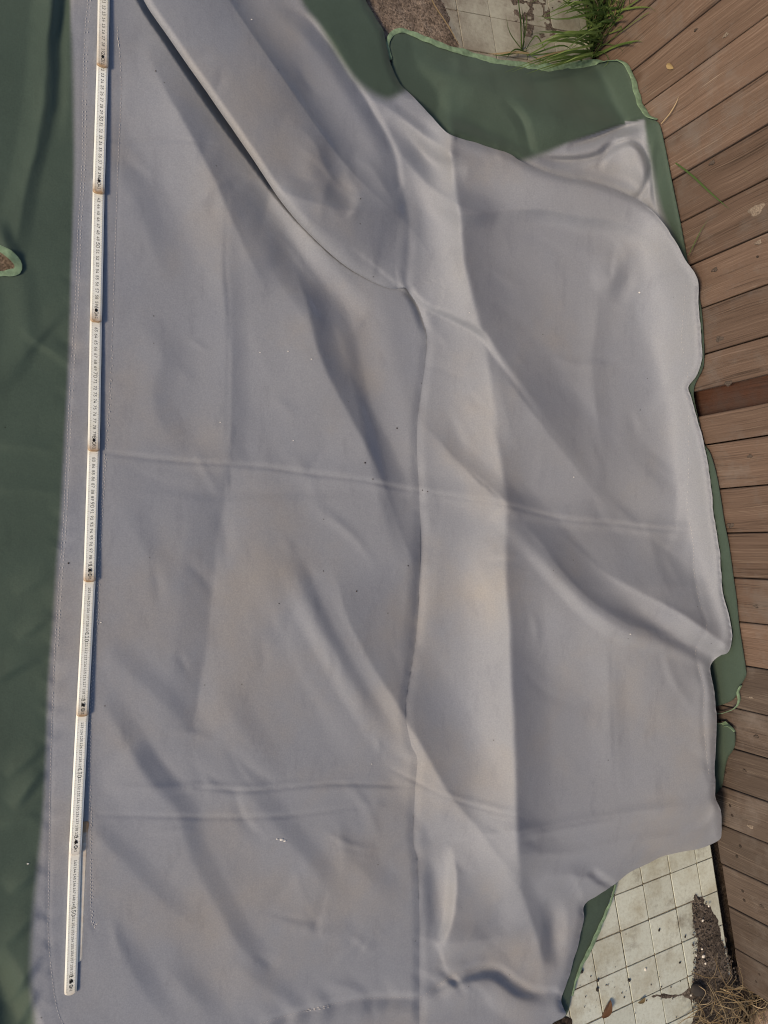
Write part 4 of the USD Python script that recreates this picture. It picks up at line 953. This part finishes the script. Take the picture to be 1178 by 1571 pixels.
# ------------------------------------------------------------------ soil, crust, stones
def mound(name, poly_px, hgt, mat, rough, step=4.0, seed=1, smooth=True, ragged=7.0, patchy=0.0, **kw):
    pol = Polygon(curve(list(poly_px) + [poly_px[0]], 3)[:, :2]).buffer(0)
    x0, y0, x1, y1 = pol.bounds
    a, b = np.meshgrid(np.arange(x0 - step, x1 + step, step), np.arange(y0 - step, y1 + step, step))
    jig = lambda q: (meshkit.fbm(np.stack([a / 9, b / 9, np.full_like(a, q)], -1), 3, seed + q) - 0.5) * 2 * ragged
    aw, bw = a + jig(1), b + jig(2)
    ins = shapely.contains_xy(pol, aw, bw)
    if patchy: ins &= meshkit.fbm(np.stack([a / 14, b / 14, np.full_like(a, 5.0)], -1), 4, seed + 7) > patchy
    dist = shapely.distance(pol.boundary, shapely.points(aw, bw))
    X = at(a, b, 0.0)
    nz = meshkit.fbm(np.stack([X[..., 0] * 60, X[..., 1] * 60, np.full_like(a, seed)], -1), 4, seed) - 0.5
    edge = 7 * (1 + 1.4 * nz)
    Zz = np.where(ins, hgt * sm(dist / np.maximum(edge * 2, 4)) + rough * nz * sm(dist / 10), -0.004) - 0.0012
    P = at(a, b, Zz)
    cell = ins[:-1, :-1] & ins[1:, :-1] & ins[:-1, 1:] & ins[1:, 1:]
    ids = np.arange(a.size).reshape(a.shape)
    F = np.stack([ids[:-1, :-1][cell], ids[1:, :-1][cell], ids[1:, 1:][cell], ids[:-1, 1:][cell]], 1)
    me = tm(P.reshape(-1, 3), F); me.remove_unreferenced_vertices()
    return obj(name, me, mat, None, smooth=smooth, **kw)
mound('soil_heap', [(1058, 1372), (1070, 1367), (1086, 1380), (1100, 1400), (1111, 1430), (1118, 1462), (1126, 1500), (1134, 1530), (1150, 1590), (1178, 1640), (1030, 1640), (1050, 1580), (1064, 1545), (1046, 1532), (1030, 1536), (996, 1534), (1000, 1522), (1040, 1522), (1056, 1508), (1062, 1470), (1063, 1430), (1058, 1400)], 0.004, GRIT, 0.007, 1.6, 3, ragged=4.5, label='dark gritty soil lying on the pale tiles by the planks', cat='soil', kind='stuff')
mound('soil_heap', [(812, 1600), (830, 1572), (850, 1560), (866, 1556), (876, 1562), (884, 1590), (880, 1640), (800, 1640)], 0.008, SOIL, 0.008, 3, 5, label='dark soil at the hem of the cover beside the tiles', cat='soil', kind='stuff')
mound('mortar_crust', [(520, -80), (640, -80), (672, -20), (690, 20), (700, 60), (712, 90), (690, 130), (620, 120), (560, 60)], 0.004, CRUST, 0.004, 3, 9, label='brown crust of old mortar and dirt beside the tiles', cat='crust', kind='stuff')
mound('soil_heap', [(775, -60), (870, -60), (872, 0), (866, 40), (850, 62), (830, 66), (806, 60), (790, 66), (785, 40), (778, 10)], 0.0015, CRUST_D, 0.003, 2.0, 12, patchy=0.42, label='brown dirt caked on the tiles beside the green grass', cat='soil', kind='stuff')
mound('soil_bed', [(903, -90), (1000, -90), (1000, 0), (990, 60), (980, 100), (960, 130), (930, 130), (912, 100), (905, 60)], 0.004, SOIL, 0.012, 3, 15, label='dark damp soil between tiles and planks under the grass', cat='soil', kind='stuff')
mound('soil_heap', [(-80, 352), (40, 380), (48, 410), (40, 440), (-80, 452)], 0.006, CRUST, 0.006, 2.5, 18, label='brown earth seen through the opening in the green border', cat='soil', kind='stuff')

RUST = soil_mat('rust_mud', (0.13, 0.085, 0.065), (0.19, 0.135, 0.11))
mound('mud_smear', [(918, 1462), (928, 1466), (936, 1480), (937, 1500), (930, 1512), (922, 1502), (920, 1484)], 0.0008, RUST, 0.002, 1.6, 31, patchy=0.45, label='reddish mud smear on the pale tile nearest the green tape', cat='mud', kind='stuff')
mound('mud_smear', [(884, 1508), (894, 1512), (896, 1530), (889, 1548), (882, 1530)], 0.0008, RUST, 0.002, 1.6, 33, patchy=0.45, label='reddish mud smear beside the lower end of the green tape', cat='mud', kind='stuff')
mound('mud_smear', [(938, 1496), (960, 1502), (975, 1518), (990, 1526), (978, 1532), (960, 1522), (944, 1508)], 0.0008, SOIL, 0.002, 1.6, 35, patchy=0.47, label='dark mud streak along the joint between pale tiles', cat='mud', kind='stuff')

def lump(c, r, sq=(1, 1, 0.6), seed=0, sub=2, amp=0.35):
    s_ = trimesh.creation.icosphere(sub, 1.0); v = s_.vertices
    v = v * (1 + amp * (meshkit.fbm(v * 1.4 + seed * 5.1, 3, seed)[:, None] - 0.5) * 2) * np.array(sq) * r
    a = seed * 1.7; R = np.array([[math.cos(a), -math.sin(a), 0], [math.sin(a), math.cos(a), 0], [0, 0, 1]])
    s_.vertices = v @ R.T + c
    return s_
for i, (u, v, r, lab) in enumerate(((990, 1487, 3.6, 'round white pebble lying alone on a pale tile'), (1078, 1412, 3.0, 'white pebble nearest the tip of the dark soil'), (1077, 1456, 2.4, 'small white pebble above the largest one on the soil'),
        (1079, 1467, 4.2, 'largest white pebble on the dark soil by the planks'), (1082, 1478, 2.6, 'small white pebble just below the largest one on the soil'), (1068, 1466, 2.2, 'tiny white pebble left of the largest one on the soil'),
        (1087, 1390, 2.6, 'pale pebble at the upper edge of the dark soil'), (1060, 1527, 2.2, 'tiny white pebble beside the flat black stone'))):
    c = at(u, v, 0.008 if i else 0.001)
    obj('pebble', lump(c, 0.00095 * r, (1, 0.85, 0.55), i + 1), PEBBLE_W, None, smooth=True, label=lab, cat='pebble', group='white pebbles on the ground')
obj('flat_stone', lump(at(1071, 1519, 0.010), 0.020, (0.62, 1.05, 0.3), 8, 2, 0.25), PEBBLE_D, None, smooth=True, label='flat black stone at the foot of the dark soil', cat='stone')
obj('pink_stone', lump(at(1176, 1566, 0.0), 0.045, (0.8, 0.9, 0.7), 4, 3, 0.3), STONE, None, smooth=True, label='rough pinkish stone in the corner beside the dry grass', cat='stone')
for i, (u, v, r, lab) in enumerate(((1011, 1427, 3.4, 'black crumb of dirt in the middle of a pale tile'), (891, 1490, 6.5, 'black crumb beside the green tape at the tile edge'), (1051, 1437, 3.2, 'black crumb on the tile left of the soil'), (965, 1504, 4.2, 'black crumb on the tile joint above the pale debris'), (916, 1518, 4.4, 'dark brown crumb beside the rust stain'), (1043, 1477, 3.0, 'thin dark crumb low on the tile beside the soil'), (917, 1504, 3.5, 'small dark crumb just above the brown one by the stain'))):
    obj('dirt_crumb', lump(at(u, v, 0.002), 0.0008 * r, (0.8, 1.15, 0.6), 20 + i, 1), PEBBLE_D, None, smooth=True, label=lab, cat='crumb', group='dark crumbs on the pale tiles')
# loose grit on and round the soil: too small to count
gr_ = []
for i in range(2600):
    u, v = 1062 + rng.random() * 74, 1374 + rng.random() * 200
    if u - 1062 > (v - 1370) * 0.46 + 8 + 6 * rng.random(): continue
    gr_.append(lump(at(u, v, 0.0025 + rng.random() * 0.003), 0.0005 + rng.random() ** 2 * 0.0019, (1, 1, 0.8), i % 40, 0))
for i in range(130):
    u, v = 880 + rng.random() * 180, 1480 + rng.random() * 90
    if rng.random() > 0.2 + 0.8 * math.exp(-abs(v - 1528 - 10 * math.sin(u / 17)) / 12): continue
    gr_.append(lump(at(u, v, 0.0012), 0.0004 + rng.random() ** 2 * 0.0014, (1, 1, 0.8), i % 40, 0))
obj('loose_grit', cat_mesh(gr_), GRIT, None, label='loose brown grit strewn over the tiles and the soil', cat='grit', kind='stuff')

# rust-brown curled leaf
def leaf(name, px, z, lw, ll, ang, curl, mat, label, normal_wall=False):
    n, k = 9, 6; V = []
    for i in range(n):
        s = i / (n - 1); w = lw * math.sin(math.pi * min(0.98, 0.06 + s * 0.92)) ** 0.8
        for j in range(k + 1):
            t = (j / k - 0.5) * 2
            V.append(((s - 0.5) * ll, t * w / 2 * math.cos(t * curl), abs(t) ** 1.6 * w / 2 * curl + 0.10 * ll * (s - 0.5) ** 2 * curl))
    V = np.array(V); c, s = math.cos(ang), math.sin(ang)
    if normal_wall:
        a1 = np.array([WU[0], WU[1], 0]); a2 = np.array([0, 0, 1.0]); up = np.array([-WN[0], -WN[1], 0])
    else: a1, a2, up = np.array([1.0, 0, 0]), np.array([0, 1.0, 0]), np.array([0, 0, 1.0])
    o = wall_hit(px[0], px[1], z) if normal_wall else at(px[0], px[1], z)
    W = o + (V[:, :1] * c - V[:, 1:2] * s) * a1 + (V[:, :1] * s + V[:, 1:2] * c) * a2 + V[:, 2:] * up
    F = [[i * (k + 1) + j, i * (k + 1) + j + 1, (i + 1) * (k + 1) + j + 1, (i + 1) * (k + 1) + j] for i in range(n - 1) for j in range(k)]
    return obj(name, tm(W, F), mat, None, smooth=True, label=label, cat='leaf')
leaf('dead_leaf', (929, 1547), 0.003, 0.024, 0.036, 0.9, 0.9, LEAF, 'curled rust-brown dead leaf on the pale tiles')
leaf('dry_leaf', (1028, 102), 0.0006, 0.011, 0.021, 0.75, 0.5, TAN, 'small tan leaf stuck to an upper wall plank', True)
leaf('dead_leaf', (984, 1534), 0.003, 0.012, 0.020, 0.3, 0.9, STRAW, 'crumpled pale scrap of leaf on the tile joint')

# ------------------------------------------------------------------ grass
def blade(P, w, mat, parent, name='blade', vfold=0.3, flat=None):
    """a grass blade along 3-D points: folded down the middle, tapering to a point"""
    P = np.asarray(P, float); n = 10
    C = curve(P, np.linalg.norm(P[-1] - P[0]) / 30)
    C = C[np.linspace(0, len(C) - 1, n).astype(int)]
    T = np.gradient(C, axis=0); T /= np.linalg.norm(T, axis=1, keepdims=True) + 1e-9
    tocam = np.array([0, 0, CH]) - C; tocam = np.array([0.3, -0.2, 1.0]) * np.ones_like(C) if flat is None else flat * np.ones_like(C)
    Sd = np.cross(T, tocam); Sd /= np.linalg.norm(Sd, axis=1, keepdims=True) + 1e-9
    N = np.cross(Sd, T)
    s = np.linspace(0, 1, n); ww = w * (0.55 + 0.9 * s) * (1 - s ** 2.2) + 0.0002
    V = np.concatenate([C - Sd * ww[:, None] / 2, C - N * (ww * vfold)[:, None], C + Sd * ww[:, None] / 2])
    F = [[i, i + 1, n + i + 1, n + i] for i in range(n - 1)] + [[n + i, n + i + 1, 2 * n + i + 1, 2 * n + i] for i in range(n - 1)]
    return obj(name, tm(V, F), mat, parent, smooth=True)
def pxp(pts): return [at(u, v, z) for u, v, z in pts]

tuft = thing('grass_tuft', 'lush green grass tuft growing between tiles and plank wall', 'grass')
hero = [([(935, 60, .01), (900, 52, .05), (862, 58, .06), (838, 66, .03)], .005), ([(940, 70, .01), (905, 60, .06), (860, 50, .07), (815, 52, .05)], .005), ([(945, 75, .01), (900, 58, .05), (850, 48, .06), (820, 50, .05)], .006),
        ([(950, 40, .01), (925, 22, .06), (895, 24, .07), (860, 30, .06), (820, 24, .04)], .007), ([(955, 85, .01), (935, 40, .06), (922, 0, .12), (915, -40, .16)], .006), ([(968, 100, .01), (955, 60, .05), (935, 20, .10), (928, -30, .15)], .006),
        ([(966, 95, .01), (967, 50, .06), (966, 0, .13), (968, -50, .18)], .006), ([(970, 100, .02), (985, 45, .07), (995, 30, .08)], .005), ([(962, 95, .01), (975, 52, .06), (992, 28, .10)], .005), ([(985, 90, .02), (980, 60, .06), (975, 50, .08)], .004),
        ([(1004, 118, .05), (1012, 70, .09), (1015, 20, .13), (1012, -40, .20)], .0065), ([(990, 130, .03), (1008, 95, .06), (1014, 70, .08)], .004), ([(950, 30, .02), (975, 12, .09), (972, -5, .13), (940, -20, .14)], .006), ([(900, 95, .01), (870, 86, .04), (845, 92, .03)], .005),
        ([(930, 90, .01), (880, 80, .03), (820, 84, .03), (790, 82, .02)], .005), ([(915, 85, .01), (870, 92, .02), (838, 98, .02)], .005), ([(945, 20, .01), (915, 30, .06), (885, 50, .07), (848, 68, .03)], .005), ([(905, 30, .01), (880, 12, .06), (850, -10, .09)], .005),
        ([(935, 30, .02), (905, 5, .08), (880, -25, .12)], .006), ([(958, 60, .02), (948, 10, .10), (955, -40, .17)], .006), ([(975, 120, .02), (992, 86, .05), (1000, 60, .07)], .0035), ([(940, 10, .02), (960, -10, .09), (975, 10, .12), (985, 40, .10)], .005)]
for pts, w in hero: blade(pxp(pts), w * 0.85, GRASS, tuft)
for i in range(75):
    u, v = 908 + rng.random() * 62, -40 + rng.random() * 140
    b = at(u, v, 0.002); L = 0.08 + rng.random() * 0.17
    a = rng.random() * 2 * math.pi; lean = 0.25 + rng.random() * 0.7
    d = np.array([math.cos(a) * lean - 0.25, math.sin(a) * lean, 1.0]); d /= np.linalg.norm(d)
    lim = WOFF - 0.006
    pts = [b, b + d * L * 0.45, b + d * L * 0.8 + np.array([d[0], d[1], -0.2]) * L * 0.2, b + d * L + np.array([d[0] * 0.5, d[1] * 0.5, -0.35]) * L * 0.5]
    pts = [p - np.r_[WN * max(0, p[:2] @ WN - lim), 0] for p in pts]
    blade(pts, 0.0026 + rng.random() * 0.0032, STRAW if rng.random() < 0.12 else GRASS, tuft)
for i in range(115):
    u, v = 905 + rng.random() * 66, -30 + rng.random() * 125
    du, dv = (-30 - rng.random() * 110, (rng.random() - 0.5) * 60) if rng.random() < 0.5 else ((rng.random() - 0.40) * 110, -60 - rng.random() * 110)
    zt = 0.03 + rng.random() * 0.10
    pts = pxp([(u, v, .004), (u + du * .35, v + dv * .5 - 12, zt * .8), (u + du * .75, v + dv * .95 - 8, zt), (u + du, v + dv + 6 * rng.random(), zt * .75)])
    pts = [p - np.r_[WN * max(0, p[:2] @ WN - (WOFF - 0.008)), 0] for p in pts]
    blade(pts, 0.003 + rng.random() * 0.0035, STRAW if rng.random() < 0.08 else GRASS, tuft)
tuft2 = thing('grass_tuft', 'thin upright grass tuft on the tiles left of the lush tuft', 'grass')
for pts, w in (([(800, 78, .0), (799, 40, .03), (795, 0, .07), (790, -30, .10)], .006), ([(802, 78, .0), (804, 45, .03), (800, 10, .06)], .006), ([(800, 76, .0), (806, 50, .03), (808, 20, .05)], .004), ([(806, 78, .0), (822, 55, .03), (838, 80, .01)], .004), ([(804, 78, 0), (820, 88, .02), (845, 98, .01)], .004), ([(800, 76, 0), (782, 50, .03), (776, 24, .05)], .003), ([(798, 80, 0), (775, 84, .02), (755, 86, .01)], .004), ([(812, 82, 0), (790, 76, .02), (775, 92, .01)], .004), ([(815, 84, 0), (860, 70, .03), (880, 78, .02)], .004), ([(808, 86, 0), (830, 74, .02), (850, 60, .03)], .0035)):
    blade(pxp(pts), w, GRASS, tuft2)
def lone(name, pts, w, mat, label, cat): blade(pts, w, mat, None, name); tag(stage.GetPrimAtPath(last_path(name)), label, cat)
def last_path(name):
    n = used[('/World', name)] - 1
    return '/World/' + name + (f'_{n:03d}' if n else '')
FW = np.array([-WN[0], -WN[1], 0.1])
def on_wall(pts, gap): return [wall_hit(float(u), float(v), g_) for (u, v), g_ in zip(pts, gap)]
def lonew(name, px, gap, w, mat, label, cat):
    blade(on_wall(px, gap), w, mat, None, name, flat=FW); tag(stage.GetPrimAtPath(last_path(name)), label, cat)
lonew('loose_grass', [(1036, 250), (1060, 268), (1090, 296), (1119, 321)], [.02, .02, .018, .01], .0045, GRASS, 'single green grass blade leaning across the planks', 'grass')
lonew('loose_grass', [(1056, 392), (1066, 372), (1076, 352), (1086, 337)], [.015, .012, .01, .006], .0022, GRASS, 'short thin grass blade standing against the plank above the sheet edge', 'grass')
lonew('dry_stalk', [(1014, 190), (1026, 176), (1036, 160), (1041, 148)], [.01, .01, .008, .006], .0022, STRAW, 'thin brown stalk against the planks beside the tape end', 'stalk')
lone('straw_stalk', pxp([(652, -30, .03), (664, 4, .022), (686, 38, .016), (708, 76, .012)]), .0042, STRAW, 'long pale straw stalk lying across the crust and tiles', 'straw')
lone('withered_grass', pxp([(812, 82, .012), (790, 80, .016), (772, 82, .014), (748, 83, .010)]), .005, STRAW, 'yellow withered blade of grass lying along the green tape', 'grass')

dry = thing('dry_grass', 'tangled dry straw-coloured grass at the foot of the plank wall', 'dry grass')
for i in range(250):
    u, v = 1062 + rng.random() * 120, 1512 + rng.random() * 110
    if u < 1090 and v < 1560 and rng.random() < 0.7: continue
    b = at(u, v, 0.004 + rng.random() * 0.012); L = 0.03 + rng.random() * 0.09
    a = rng.random() * 2 * math.pi
    d = np.array([math.cos(a), math.sin(a), 0.1 + 0.35 * rng.random()])
    bend = (rng.random(3) - 0.5) * L * 0.5; bend[2] = abs(bend[2]) * 0.6
    pts = [b, b + d * L * 0.5 + bend, b + d * L * np.array([1, 1, 0.4])]
    pts = [p - np.r_[WN * max(0, p[:2] @ WN - (WOFF - 0.004)), 0] if p[:2] @ WU < S[-1] else p for p in pts]
    blade(pts, 0.0014 + rng.random() * 0.0018, STRAW, dry)
for px_, w in (([(1096, 1470, .02), (1106, 1496, .025), (1118, 1520, .02), (1130, 1540, .015)], .003), ([(1130, 1500, .03), (1112, 1525, .02), (1100, 1548, .012)], .0028), ([(1040, 1571, .008), (1075, 1548, .012), (1110, 1530, .02)], .003), ([(1060, 1490, .015), (1085, 1500, .018), (1110, 1498, .02)], .0018), ([(1100, 1462, .015), (1098, 1490, .02), (1085, 1510, .016)], .002), ([(1168, 1536, .03), (1140, 1545, .02), (1110, 1560, .012)], .0025)):
    blade(pxp(px_), w, STRAW, dry)
